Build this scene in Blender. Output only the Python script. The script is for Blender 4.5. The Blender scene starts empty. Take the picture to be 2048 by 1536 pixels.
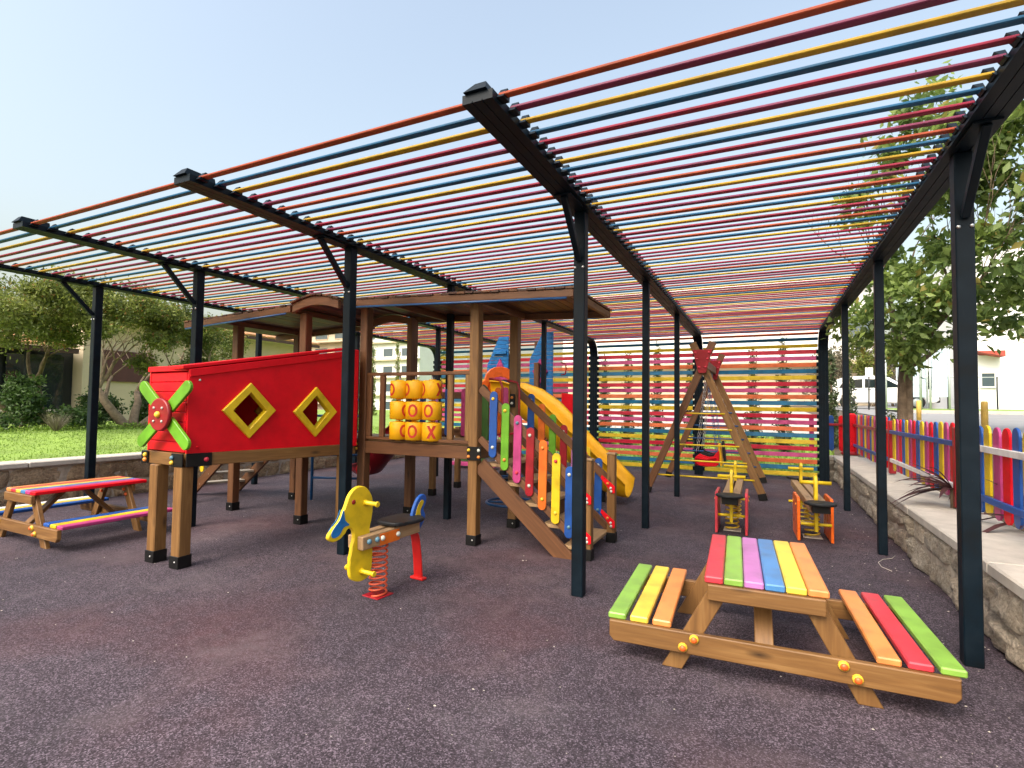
import bpy, bmesh, math, random
import numpy as np
from mathutils import Matrix, Vector, noise

# ------------------------------------------------------------------ camera, sky, sun, exposure
scene = bpy.context.scene
COL = scene.collection
YAW, PITCH, ROLL, FPX = 0.4486, 0.0406, 0.0130, 1049.27
def cam_axes():
    f = Vector((-math.sin(YAW)*math.cos(PITCH), math.cos(YAW)*math.cos(PITCH), math.sin(PITCH)))
    r = Vector((math.cos(YAW), math.sin(YAW), 0)); u = r.cross(f)
    c, s = math.cos(ROLL), math.sin(ROLL)
    return c*r+s*u, -s*r+c*u, f
cd = bpy.data.cameras.new('camera'); cam = bpy.data.objects.new('camera', cd); COL.objects.link(cam)
r_, u_, f_ = cam_axes()
cam.matrix_world = Matrix(((r_.x, u_.x, -f_.x, 0), (r_.y, u_.y, -f_.y, 0), (r_.z, u_.z, -f_.z, 1.5), (0, 0, 0, 1)))
cd.sensor_width = 36.0; cd.lens = 36.0*FPX/2048.0; cd.clip_start = 0.05; cd.clip_end = 3000
scene.camera = cam

SUN_EL, SUN_AZ = 48.0, 192.0          # azimuth measured clockwise from +Y
world = bpy.data.worlds.new('World'); scene.world = world; world.use_nodes = True
nt = world.node_tree; nt.nodes.clear()
sky = nt.nodes.new('ShaderNodeTexSky'); sky.sky_type = 'NISHITA'; sky.sun_disc = False
sky.sun_elevation = math.radians(SUN_EL); sky.sun_rotation = math.radians(SUN_AZ)
sky.altitude = 50; sky.air_density = 1.8; sky.dust_density = 7.0; sky.ozone_density = 1.0
bg = nt.nodes.new('ShaderNodeBackground'); bg.inputs['Strength'].default_value = 0.15
out = nt.nodes.new('ShaderNodeOutputWorld')
hs = nt.nodes.new('ShaderNodeHueSaturation'); hs.inputs['Saturation'].default_value = 0.78; hs.inputs['Value'].default_value = 1.0
nt.links.new(sky.outputs[0], hs.inputs['Color']); nt.links.new(hs.outputs[0], bg.inputs['Color']); nt.links.new(bg.outputs[0], out.inputs['Surface'])
sd = bpy.data.lights.new('sun', 'SUN'); sd.energy = 1.2; sd.angle = math.radians(40); sd.color = (1.0, 0.95, 0.87)
sun = bpy.data.objects.new('sun', sd); COL.objects.link(sun)
az, el = math.radians(SUN_AZ), math.radians(SUN_EL)
sdir = Vector((math.sin(az)*math.cos(el), math.cos(az)*math.cos(el), math.sin(el)))
sun.rotation_euler = sdir.to_track_quat('Z', 'Y').to_euler()
vs = scene.view_settings; vs.view_transform = 'Standard'; vs.look = 'None'; vs.gamma = 1.0; vs.exposure = 1.08
vs.use_curve_mapping = False

# ------------------------------------------------------------------ materials
MATS = {}
def nodes(name):
    m = bpy.data.materials.new(name); m.use_nodes = True; t = m.node_tree
    b = t.nodes['Principled BSDF']; MATS[name] = m
    return m, t, b
def N(t, kind, **kw):
    n = t.nodes.new(kind)
    for k, v in kw.items():
        if k in n.inputs: n.inputs[k].default_value = v
        else: setattr(n, k, v)
    return n
def ramp(t, stops, fac):
    n = t.nodes.new('ShaderNodeValToRGB'); e = n.color_ramp.elements
    while len(e) < len(stops): e.new(0.5)
    for i, (p, c) in enumerate(stops):
        e[i].position = p; e[i].color = (c[0], c[1], c[2], 1)
    t.links.new(fac, n.inputs[0]); return n
def coords(t, scale=(1, 1, 1), rnd=True):
    tc = N(t, 'ShaderNodeTexCoord'); mp = N(t, 'ShaderNodeMapping'); mp.inputs['Scale'].default_value = scale
    if rnd:
        oi = N(t, 'ShaderNodeObjectInfo'); mu = N(t, 'ShaderNodeMath', operation='MULTIPLY'); mu.inputs[1].default_value = 37.0
        t.links.new(oi.outputs['Random'], mu.inputs[0]); ad = N(t, 'ShaderNodeVectorMath', operation='ADD')
        t.links.new(tc.outputs['Object'], ad.inputs[0]); t.links.new(mu.outputs[0], ad.inputs[1])
        t.links.new(ad.outputs[0], mp.inputs[0])
    else:
        t.links.new(tc.outputs['Object'], mp.inputs[0])
    return mp
def mix(t, a, b, fac, mode='MIX'):
    n = N(t, 'ShaderNodeMix', data_type='RGBA', blend_type=mode)
    for s, v in ((0, fac), (6, a), (7, b)):
        if hasattr(v, 'links') or hasattr(v, 'is_linked'): t.links.new(v, n.inputs[s])
        elif s == 0: n.inputs[0].default_value = v
        else: n.inputs[s].default_value = (v[0], v[1], v[2], 1)
    return n.outputs[2]
def bump(t, b, h, strength, dist):
    n = N(t, 'ShaderNodeBump'); n.inputs['Strength'].default_value = strength; n.inputs['Distance'].default_value = dist
    t.links.new(h, n.inputs['Height']); t.links.new(n.outputs[0], b.inputs['Normal'])
def paint(name, col, rough=0.32, var=0.12, spec=0.5):
    m, t, b = nodes(name); mp = coords(t)
    n1 = N(t, 'ShaderNodeTexNoise', Scale=7.0, Detail=6.0); t.links.new(mp.outputs[0], n1.inputs['Vector'])
    n2 = N(t, 'ShaderNodeTexNoise', Scale=60.0, Detail=3.0); t.links.new(mp.outputs[0], n2.inputs['Vector'])
    d = tuple(c*(1-2.2*var)+0.01*var for c in col); l = tuple(min(1, c*(1+var)+0.012*var) for c in col)
    r = ramp(t, [(0.3, d), (0.5, col), (0.72, l)], n1.outputs[0]); t.links.new(r.outputs[0], b.inputs['Base Color'])
    rr = N(t, 'ShaderNodeMapRange'); rr.inputs['To Min'].default_value = rough-0.08; rr.inputs['To Max'].default_value = rough+0.16
    t.links.new(n1.outputs[0], rr.inputs['Value']); t.links.new(rr.outputs[0], b.inputs['Roughness'])
    b.inputs['Specular IOR Level'].default_value = spec
    mpw = coords(t, (14, 40, 40)); n3 = N(t, 'ShaderNodeTexNoise', Scale=1.3, Detail=7.0, Roughness=0.7); t.links.new(mpw.outputs[0], n3.inputs['Vector'])
    wr = ramp(t, [(0.66, (0, 0, 0)), (0.74, (0.5*min(1, var*6),)*3)], n3.outputs[0])
    n4 = N(t, 'ShaderNodeTexNoise', Scale=2.2, Detail=9.0, Roughness=0.7); t.links.new(mp.outputs[0], n4.inputs['Vector'])
    dr = ramp(t, [(0.42, (1, 1, 1)), (0.75, (0.72, 0.70, 0.68))], n4.outputs[0])
    c5 = mix(t, r.outputs[0], tuple(c*0.55+0.10 for c in col) if max(col) > 0.05 else (0.03, 0.03, 0.03), wr.outputs[0])
    c6 = mix(t, c5, dr.outputs[0], 0.8, 'MULTIPLY'); t.links.new(c6, b.inputs['Base Color'])
    bump(t, b, n2.outputs[0], 0.08, 0.004); return m
def wood(name, c0, c1, c2, rough=0.5):
    m, t, b = nodes(name); mp = coords(t, (1.3, 16, 16)); mp2 = coords(t, (0.7, 3, 3)); mp3 = coords(t, (3.0, 60, 60))
    n1 = N(t, 'ShaderNodeTexNoise', Scale=1.6, Detail=8.0, Distortion=0.8); t.links.new(mp.outputs[0], n1.inputs['Vector'])
    n2 = N(t, 'ShaderNodeTexNoise', Scale=1.4, Detail=4.0); t.links.new(mp2.outputs[0], n2.inputs['Vector'])
    n3 = N(t, 'ShaderNodeTexNoise', Scale=1.5, Detail=3.0); t.links.new(mp3.outputs[0], n3.inputs['Vector'])
    mpk = coords(t, (2.2, 7, 7)); vo = N(t, 'ShaderNodeTexVoronoi', Scale=1.0); t.links.new(mpk.outputs[0], vo.inputs['Vector'])
    kr = ramp(t, [(0.0, (1, 1, 1)), (0.09, (0.5, 0.5, 0.5)), (0.17, (0, 0, 0))], vo.outputs['Distance'])
    a = ramp(t, [(0.25, c0), (0.5, c1), (0.75, c2)], n1.outputs[0])
    bcol = mix(t, a.outputs[0], tuple(x*0.62 for x in c1), n2.outputs[0])
    f = N(t, 'ShaderNodeMath', operation='MULTIPLY'); f.inputs[1].default_value = 0.45; t.links.new(n3.outputs[0], f.inputs[0])
    c = mix(t, bcol, tuple(x*0.5 for x in c0), f.outputs[0])
    k = mix(t, c, tuple(x*0.3 for x in c0), kr.outputs[0])
    t.links.new(k, b.inputs['Base Color']); b.inputs['Roughness'].default_value = rough
    bump(t, b, n3.outputs[0], 0.15, 0.004); return m
def plain(name, col, rough=0.6, metal=0.0, var=0.15, scale=3.0, bmp=0.0):
    m, t, b = nodes(name); mp = coords(t, rnd=False)
    n1 = N(t, 'ShaderNodeTexNoise', Scale=scale, Detail=8.0, Roughness=0.65); t.links.new(mp.outputs[0], n1.inputs['Vector'])
    r = ramp(t, [(0.3, tuple(c*(1-var) for c in col)), (0.7, tuple(min(1, c*(1+var)) for c in col))], n1.outputs[0])
    t.links.new(r.outputs[0], b.inputs['Base Color']); b.inputs['Roughness'].default_value = rough; b.inputs['Metallic'].default_value = metal
    if bmp: bump(t, b, n1.outputs[0], bmp, 0.02)
    return m
def leafmat(name, dark, light, trans=0.35, dry=None, dry_at=0.93):
    m, t, b = nodes(name); at = N(t, 'ShaderNodeAttribute', attribute_name='rnd')
    st = [(0.0, dark), (0.55, tuple((a+c)/2 for a, c in zip(dark, light))), (0.9, light)]
    if dry: st += [(dry_at+0.02, light), (dry_at+0.04, dry)]
    r = ramp(t, st, at.outputs['Fac']); t.links.new(r.outputs[0], b.inputs['Base Color'])
    b.inputs['Roughness'].default_value = 0.5
    tr = N(t, 'ShaderNodeBsdfTranslucent'); t.links.new(r.outputs[0], tr.inputs['Color'])
    mx = N(t, 'ShaderNodeMixShader'); mx.inputs[0].default_value = trans
    t.links.new(b.outputs[0], mx.inputs[1]); t.links.new(tr.outputs[0], mx.inputs[2])
    t.links.new(mx.outputs[0], t.nodes['Material Output'].inputs['Surface']); return m
def rubber():
    m, t, b = nodes('rubber_surface'); mp = coords(t, rnd=False)
    def nz(s, d=4.0, r=0.6):
        n = N(t, 'ShaderNodeTexNoise', Scale=s, Detail=d, Roughness=r); t.links.new(mp.outputs[0], n.inputs['Vector']); return n
    grain = nz(112.0, 1.5, 0.6); big = nz(0.42, 7.0, 0.62); red = nz(0.75, 5.0, 0.55); dust = nz(1.5, 9.0, 0.68); mid = nz(9.0, 6.0, 0.6)
    vo = N(t, 'ShaderNodeTexVoronoi', Scale=120.0); t.links.new(mp.outputs[0], vo.inputs['Vector'])
    vg = N(t, 'ShaderNodeTexVoronoi', Scale=165.0); t.links.new(mp.outputs[0], vg.inputs['Vector'])
    sx = N(t, 'ShaderNodeSeparateColor'); t.links.new(vg.outputs['Color'], sx.inputs[0])
    g = ramp(t, [(0.0, (0.010, 0.0075, 0.010)), (0.45, (0.040, 0.030, 0.038)), (0.8, (0.088, 0.067, 0.086)), (1.0, (0.19, 0.155, 0.19))], sx.outputs[0])
    rr = ramp(t, [(0.48, (0, 0, 0)), (0.66, (0.48, 0.48, 0.48))], red.outputs[0])
    c1 = mix(t, g.outputs[0], (0.075, 0.024, 0.026), rr.outputs[0])
    dr = ramp(t, [(0.50, (0, 0, 0)), (0.80, (0.5, 0.5, 0.5))], dust.outputs[0])
    c2 = mix(t, c1, (0.16, 0.145, 0.155), dr.outputs[0])
    br = ramp(t, [(0.34, (0.66, 0.66, 0.70)), (0.66, (1.2, 1.15, 1.15))], big.outputs[0])
    c3 = mix(t, c2, br.outputs[0], 1.0, 'MULTIPLY')
    mr = ramp(t, [(0.3, (0.78, 0.78, 0.8)), (0.7, (1.15, 1.15, 1.15))], mid.outputs[0])
    c4 = mix(t, c3, mr.outputs[0], 1.0, 'MULTIPLY')
    t.links.new(c4, b.inputs['Base Color']); b.inputs['Roughness'].default_value = 0.8; b.inputs['Specular IOR Level'].default_value = 0.35
    ad = N(t, 'ShaderNodeMath', operation='ADD'); t.links.new(grain.outputs[0], ad.inputs[0]); t.links.new(vo.outputs['Distance'], ad.inputs[1])
    bump(t, b, sx.outputs[0], 0.35, 0.003); return m
def stone(name, c0, c1, c2, moss=None):
    m, t, b = nodes(name); mp = coords(t, (1, 1, 1), True)
    a = N(t, 'ShaderNodeTexNoise', Scale=5.0, Detail=9.0, Roughness=0.7); t.links.new(mp.outputs[0], a.inputs['Vector'])
    f = N(t, 'ShaderNodeTexNoise', Scale=38.0, Detail=6.0, Roughness=0.7); t.links.new(mp.outputs[0], f.inputs['Vector'])
    r = ramp(t, [(0.28, c0), (0.5, c1), (0.72, c2)], a.outputs[0])
    oi = N(t, 'ShaderNodeObjectInfo'); rr = ramp(t, [(0, (0.8, 0.76, 0.7)), (0.5, (1, 1, 1)), (1, (1.18, 1.12, 1.05))], oi.outputs['Random'])
    c = mix(t, r.outputs[0], rr.outputs[0], 1.0, 'MULTIPLY')
    fr = ramp(t, [(0.35, (0.45, 0.43, 0.41)), (0.6, (1.08, 1.08, 1.08))], f.outputs[0])
    c = mix(t, c, fr.outputs[0], 0.8, 'MULTIPLY')
    t.links.new(c, b.inputs['Base Color']); b.inputs['Roughness'].default_value = 0.9
    ad = N(t, 'ShaderNodeMath', operation='ADD'); t.links.new(a.outputs[0], ad.inputs[0]); t.links.new(f.outputs[0], ad.inputs[1])
    bump(t, b, ad.outputs[0], 1.0, 0.06); return m
def glass(name, col, rough=0.05):
    m, t, b = nodes(name); b.inputs['Base Color'].default_value = (*col, 1); b.inputs['Roughness'].default_value = rough
    b.inputs['Specular IOR Level'].default_value = 0.9; return m

RED = paint('red_paint', (0.70, 0.003, 0.013), 0.42, 0.05, 0.25)
DRED = paint('dark_red_paint', (0.30, 0.005, 0.014), 0.35)
CRIM = paint('shaded_crimson_slat', (0.24, 0.006, 0.035), 0.45, 0.15, 0.3)  # roof slat paints: underside shade is put into these darker colours
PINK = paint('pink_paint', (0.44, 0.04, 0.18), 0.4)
PLUM = paint('shaded_plum_slat', (0.17, 0.022, 0.07), 0.45, 0.15, 0.3)
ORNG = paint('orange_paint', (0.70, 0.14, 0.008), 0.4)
ORSL = paint('shaded_orange_slat', (0.33, 0.055, 0.018), 0.45, 0.15, 0.3)
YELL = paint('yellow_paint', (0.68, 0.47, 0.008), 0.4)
YESL = paint('shaded_yellow_slat', (0.40, 0.25, 0.012), 0.45, 0.15, 0.3)
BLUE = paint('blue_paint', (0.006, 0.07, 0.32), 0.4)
BLSL = paint('shaded_blue_slat', (0.005, 0.085, 0.19), 0.45, 0.15, 0.3)
WCRI = paint('lit_crimson_screen_slat', (0.46, 0.006, 0.03), 0.42)  # screen slats: same paints as the roof, brightened to carry the light on them
WPIN = paint('lit_pink_screen_slat', (0.46, 0.06, 0.19), 0.42)
WORA = paint('lit_orange_screen_slat', (0.60, 0.13, 0.04), 0.42)
WBLU = paint('lit_blue_screen_slat', (0.006, 0.12, 0.24), 0.42)
WYEL = paint('lit_yellow_screen_slat', (0.58, 0.40, 0.014), 0.42)
LBLU = paint('sky_blue_paint', (0.006, 0.16, 0.46), 0.4)
GREN = paint('green_paint', (0.12, 0.34, 0.012), 0.4)
DGRN = paint('dark_green_paint', (0.03, 0.10, 0.015), 0.4)
PURP = paint('purple_paint', (0.44, 0.16, 0.42), 0.3, 0.1, 0.8)  # paled as well, with the sky sheen of plank tops in the colour
WHIT = paint('white_paint', (0.78, 0.76, 0.76), 0.4)
PLYL = paint('yellow_plastic', (0.80, 0.40, 0.004), 0.42, 0.04, 0.35)
PLOR = paint('orange_plastic', (0.85, 0.14, 0.012), 0.25, 0.04)
PALR = paint('sky_sheen_red_paint', (0.56, 0.035, 0.055), 0.3, 0.1, 0.8)  # picnic plank paints: sky reflection on the tops put in as paler colour
PALG = paint('lime_paint', (0.22, 0.42, 0.06), 0.3, 0.1, 0.8)
PALO = paint('sky_sheen_orange_paint', (0.76, 0.26, 0.07), 0.3, 0.1, 0.8)
PALY = paint('lemon_paint', (0.76, 0.54, 0.06), 0.3, 0.1, 0.8)
PALB = paint('sky_sheen_blue_paint', (0.06, 0.21, 0.48), 0.3, 0.1, 0.8)
CAPO = paint('orange_cap', (0.78, 0.26, 0.04), 0.35)
CAPY = paint('yellow_cap', (0.80, 0.52, 0.04), 0.35)
CAPW = paint('pale_cap', (0.55, 0.58, 0.52), 0.35)
CAPB = paint('steel_blue_cap', (0.10, 0.22, 0.30), 0.35)
CAPR = paint('red_cap', (0.60, 0.03, 0.06), 0.35)
METB = paint('dark_blue_steel', (0.0028, 0.0085, 0.0150), 0.42, 0.2, 0.16)
BLKM = paint('black_steel', (0.004, 0.004, 0.0045), 0.42, 0.25, 0.3)
BLKR = paint('black_rubber', (0.007, 0.0075, 0.009), 0.5, 0.25, 0.4)
BLUT = paint('blue_tube', (0.015, 0.09, 0.26), 0.3)
STEEL = plain('steel', (0.55, 0.55, 0.55), 0.3, 1.0)
WOOD = wood('honey_wood', (0.105, 0.046, 0.013), (0.265, 0.127, 0.036), (0.42, 0.235, 0.083))
WOODR = wood('reddish_wood', (0.075, 0.028, 0.010), (0.18, 0.072, 0.026), (0.29, 0.125, 0.048))
WOODP = wood('pale_wood', (0.30, 0.17, 0.075), (0.46, 0.29, 0.15), (0.56, 0.38, 0.22))
WOODD = wood('dark_wood', (0.045, 0.016, 0.010), (0.085, 0.032, 0.018), (0.13, 0.052, 0.028))
RUB = rubber()
STL = stone('tan_stone', (0.30, 0.205, 0.125), (0.52, 0.385, 0.25), (0.68, 0.54, 0.39))
STR = stone('grey_stone', (0.33, 0.265, 0.20), (0.55, 0.48, 0.39), (0.70, 0.64, 0.56))
MORT = plain('mortar', (0.40, 0.34, 0.27), 0.95, 0, 0.3, 14.0, 0.6)
CONC = plain('concrete', (0.46, 0.42, 0.37), 0.85, 0, 0.16, 6.0, 0.25)
GRASS = plain('grass_ground', (0.20, 0.31, 0.05), 0.9, 0, 0.35, 1.2, 0.2)
SOIL = plain('soil', (0.09, 0.065, 0.045), 0.95, 0, 0.4, 4.0, 0.5)
ROADM = plain('pale_asphalt', (0.24, 0.24, 0.245), 0.85, 0, 0.12, 1.5, 0.1)
CREAM = plain('cream_render', (0.52, 0.43, 0.31), 0.85, 0, 0.06, 1.5)
WREND = plain('white_render', (0.74, 0.74, 0.73), 0.85, 0, 0.05, 0.8)
BEIGE = plain('beige_render', (0.55, 0.46, 0.34), 0.85, 0, 0.08, 0.8)
TILE = plain('terracotta', (0.46, 0.22, 0.10), 0.8, 0, 0.3, 3.0, 0.3)
MAROON = plain('maroon_panel', (0.075, 0.02, 0.02), 0.6)
DKFR = plain('dark_frame', (0.012, 0.016, 0.02), 0.4)
GLAS = glass('dark_glass', (0.012, 0.02, 0.024))
GLASB = glass('blue_glass', (0.06, 0.09, 0.11))
BARK = plain('bark', (0.16, 0.115, 0.075), 0.9, 0, 0.45, 9.0, 0.9)
BARKP = plain('pale_bark', (0.27, 0.20, 0.135), 0.9, 0, 0.4, 9.0, 0.9)
CARW = paint('car_white', (0.80, 0.80, 0.80), 0.18, 0.02)
TYRE = plain('tyre', (0.015, 0.015, 0.016), 0.8)
BOLY = paint('bollard_yellow', (0.80, 0.52, 0.12), 0.5)
GALV = plain('galvanised', (0.45, 0.50, 0.50), 0.45, 0.3)
PANEL = plain('poster_panel', (0.42, 0.53, 0.62), 0.4, 0, 0.3, 6.0)
LEAFL = leafmat('feathery_leaf', (0.045, 0.08, 0.014), (0.37, 0.41, 0.09), 0.45, (0.36, 0.17, 0.05), 0.95)
LEAFR = leafmat('broad_leaf', (0.06, 0.115, 0.03), (0.38, 0.50, 0.13), 0.58, (0.40, 0.16, 0.05), 0.96)
LEAFS = leafmat('shrub_leaf', (0.022, 0.055, 0.014), (0.11, 0.20, 0.04), 0.3)
LEAFC = leafmat('cypress_leaf', (0.03, 0.05, 0.02), (0.10, 0.135, 0.05), 0.2)
LEAFG = leafmat('grass_blade', (0.14, 0.25, 0.028), (0.31, 0.44, 0.07), 0.3)
LEAFW = leafmat('wine_leaf', (0.035, 0.012, 0.014), (0.10, 0.035, 0.035), 0.15)
LEAFD = leafmat('dry_scrub', (0.10, 0.085, 0.055), (0.26, 0.23, 0.15), 0.25)

# ------------------------------------------------------------------ helpers
WM = {}
T = Matrix.Identity(4)
I4 = Matrix.Identity(4)
rng = random.Random(11)
def link(name, data, parent=None, Mw=None):
    o = bpy.data.objects.new(name, data); COL.objects.link(o)
    Mw = T @ (Mw if Mw is not None else I4)
    if parent is not None:
        o.parent = parent; o.matrix_basis = WM[parent.name].inverted() @ Mw
    else:
        o.matrix_basis = Mw
    WM[o.name] = Mw.copy(); return o
def tag(o, label=None, cat=None, group=None, kind=None):
    if label: o['label'] = label
    if cat: o['category'] = cat
    if group: o['group'] = group
    if kind: o['kind'] = kind
    return o
def thing(name, loc, label, cat, group=None, rotz=0.0):
    o = link(name, None, None, Matrix.Translation(loc) @ Matrix.Rotation(rotz, 4, 'Z'))
    o.empty_display_size = 0.2
    return tag(o, label, cat, group)
def part(name, parent, loc=(0, 0, 0)):
    o = link(name, None, parent, Matrix.Translation(loc)); o.empty_display_size = 0.1; return o
def bm_mesh(bm, name, mat, smooth=False, bev=0.0, seg=1):
    if bev > 0:
        es = [e for e in bm.edges if len(e.link_faces) == 2 and e.calc_face_angle(0) > 0.5]
        bmesh.ops.bevel(bm, geom=es, offset=bev, segments=seg, affect='EDGES', profile=0.5)
    bmesh.ops.recalc_face_normals(bm, faces=bm.faces)
    me = bpy.data.meshes.new(name); bm.to_mesh(me); bm.free()
    if smooth:
        for p in me.polygons: p.use_smooth = True
    if mat is not None: me.materials.append(mat)
    return me
CACHE = {}
def box_mesh(l, w, h, mat, bev):
    k = ('box', round(l, 4), round(w, 4), round(h, 4), mat.name, bev)
    if k not in CACHE:
        bm = bmesh.new(); bmesh.ops.create_cube(bm, size=1.0)
        for v in bm.verts: v.co = Vector((v.co.x*l, v.co.y*w, v.co.z*h))
        CACHE[k] = bm_mesh(bm, 'bar', mat, False, min(bev, 0.3*min(l, w, h)))
    return CACHE[k]
def frame(p0, x, up):
    x = Vector(x).normalized(); up = Vector(up); z = up-x*up.dot(x)
    if z.length < 1e-5: z = Vector((0, 1, 0))-x*x.y
    z.normalize(); y = z.cross(x); p = Vector(p0)
    return Matrix(((x.x, y.x, z.x, p.x), (x.y, y.y, z.y, p.y), (x.z, y.z, z.z, p.z), (0, 0, 0, 1)))
def bar(name, p0, p1, w, h, mat, parent, up=(0, 0, 1), bev=0.004):
    p0, p1 = Vector(p0), Vector(p1); d = p1-p0
    return link(name, box_mesh(d.length, w, h, mat, bev), parent, frame((p0+p1)/2, d, up))
def box(name, c, size, mat, parent, rotz=0.0, bev=0.004):
    return link(name, box_mesh(size[0], size[1], size[2], mat, bev), parent, Matrix.Translation(c) @ Matrix.Rotation(rotz, 4, 'Z'))
def plate_mesh(outline, th, mat, bev=0.004, holes=(), smooth=False):
    bm = bmesh.new(); edges = []
    for loop in [outline]+list(holes):
        vs_ = [bm.verts.new((p[0], p[1], -th/2)) for p in loop]
        edges += [bm.edges.new((vs_[i], vs_[(i+1) % len(vs_)])) for i in range(len(vs_))]
    if holes:
        bmesh.ops.triangle_fill(bm, edges=edges, use_beauty=True)
    else:
        bm.faces.new(vs_)
    ret = bmesh.ops.extrude_face_region(bm, geom=list(bm.faces))
    for v in [g for g in ret['geom'] if isinstance(g, bmesh.types.BMVert)]: v.co.z += th
    return bm_mesh(bm, 'plate', mat, smooth, bev)
def plate(name, outline, th, mat, parent, Mw, bev=0.004, holes=()):
    return link(name, plate_mesh(outline, th, mat, bev, holes), parent, Mw)
def capsule(l, w, n=8):
    pts = []; r = w/2; h = l/2-r
    for i in range(n+1): a = math.pi*i/n; pts.append((r*math.cos(a), h+r*math.sin(a)))
    for i in range(n+1): a = math.pi+math.pi*i/n; pts.append((r*math.cos(a), -h+r*math.sin(a)))
    return pts
def tube_bm(bm, pts, r, seg=8, closed=False, caps=True):
    pts = [Vector(p) for p in pts]; n = len(pts); rad = r if hasattr(r, '__len__') else [r]*n
    rings = []; prev = None
    for i in range(n):
        if closed: t = pts[(i+1) % n]-pts[i-1]
        else: t = pts[min(i+1, n-1)]-pts[max(i-1, 0)]
        t.normalize()
        if prev is None:
            a = Vector((0, 0, 1)) if abs(t.z) < 0.9 else Vector((1, 0, 0)); u = (a-t*a.dot(t)).normalized()
        else:
            u = prev-t*prev.dot(t); u = u.normalized() if u.length > 1e-6 else Vector((1, 0, 0))
        prev = u; v = t.cross(u)
        rings.append([bm.verts.new(pts[i]+(u*math.cos(2*math.pi*k/seg)+v*math.sin(2*math.pi*k/seg))*rad[i]) for k in range(seg)])
    m = n if closed else n-1
    for i in range(m):
        a, b = rings[i], rings[(i+1) % n]
        for k in range(seg): bm.faces.new((a[k], a[(k+1) % seg], b[(k+1) % seg], b[k]))
    if caps and not closed: bm.faces.new(rings[0][::-1]); bm.faces.new(rings[-1])
def tube(name, pts, r, mat, parent, seg=8, closed=False, caps=True):
    c = Vector(pts[0]); bm = bmesh.new(); tube_bm(bm, [Vector(p)-c for p in pts], r, seg, closed, caps)
    return link(name, bm_mesh(bm, 'tube', mat, True), parent, Matrix.Translation(c))
def lathe(name, prof, mat, parent, Mw, seg=20, smooth=True):
    bm = bmesh.new(); rings = []
    for r, z in prof: rings.append([bm.verts.new((r*math.cos(2*math.pi*k/seg), r*math.sin(2*math.pi*k/seg), z)) for k in range(seg)])
    for a, b in zip(rings, rings[1:]):
        for k in range(seg): bm.faces.new((a[k], a[(k+1) % seg], b[(k+1) % seg], b[k]))
    bm.faces.new(rings[0][::-1]); bm.faces.new(rings[-1])
    me = bm_mesh(bm, 'lathe', mat, smooth)
    if smooth:
        for p in me.polygons:
            if len(p.vertices) > 4: p.use_smooth = False
    return link(name, me, parent, Mw)
def zframe(p, n, up=(0, 0, 1)):            # local z along n
    n = Vector(n).normalized(); up = Vector(up); x = up.cross(n)
    if x.length < 1e-4: x = Vector((1, 0, 0))
    x.normalize(); y = n.cross(x); p = Vector(p)
    return Matrix(((x.x, y.x, n.x, p.x), (x.y, y.y, n.y, p.y), (x.z, y.z, n.z, p.z), (0, 0, 0, 1)))
def bolt(p, n, mat, parent, r=0.02):
    k = ('bolt', mat.name, r)
    if k not in CACHE:
        bm = bmesh.new(); seg = 10; rings = []
        for q, z in ((1.0, 0), (1.0, 0.3), (0.82, 0.62), (0.45, 0.9)):
            rings.append([bm.verts.new((r*q*math.cos(2*math.pi*i/seg), r*q*math.sin(2*math.pi*i/seg), z*r)) for i in range(seg)])
        for a, b in zip(rings, rings[1:]):
            for i in range(seg): bm.faces.new((a[i], a[(i+1) % seg], b[(i+1) % seg], b[i]))
        bm.faces.new(rings[-1]); CACHE[k] = bm_mesh(bm, 'bolt', mat, True)
    return link('bolt_cap', CACHE[k], parent, zframe(p, n))
def copies(src, parent, Mw):               # linked copy of a one-mesh part
    return link(src.name.split('.')[0], src.data, parent, Mw)
def raw_mesh(name, verts, faces, mat, smooth=False, rnd=None):
    me = bpy.data.meshes.new(name); me.from_pydata([tuple(v) for v in verts], [], [tuple(f) for f in faces])
    if rnd is not None:
        a = me.attributes.new('rnd', 'FLOAT', 'POINT'); a.data.foreach_set('value', np.asarray(rnd, np.float32))
    if smooth: me.polygons.foreach_set('use_smooth', [True]*len(me.polygons))
    if mat: me.materials.append(mat)
    return me
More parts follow.
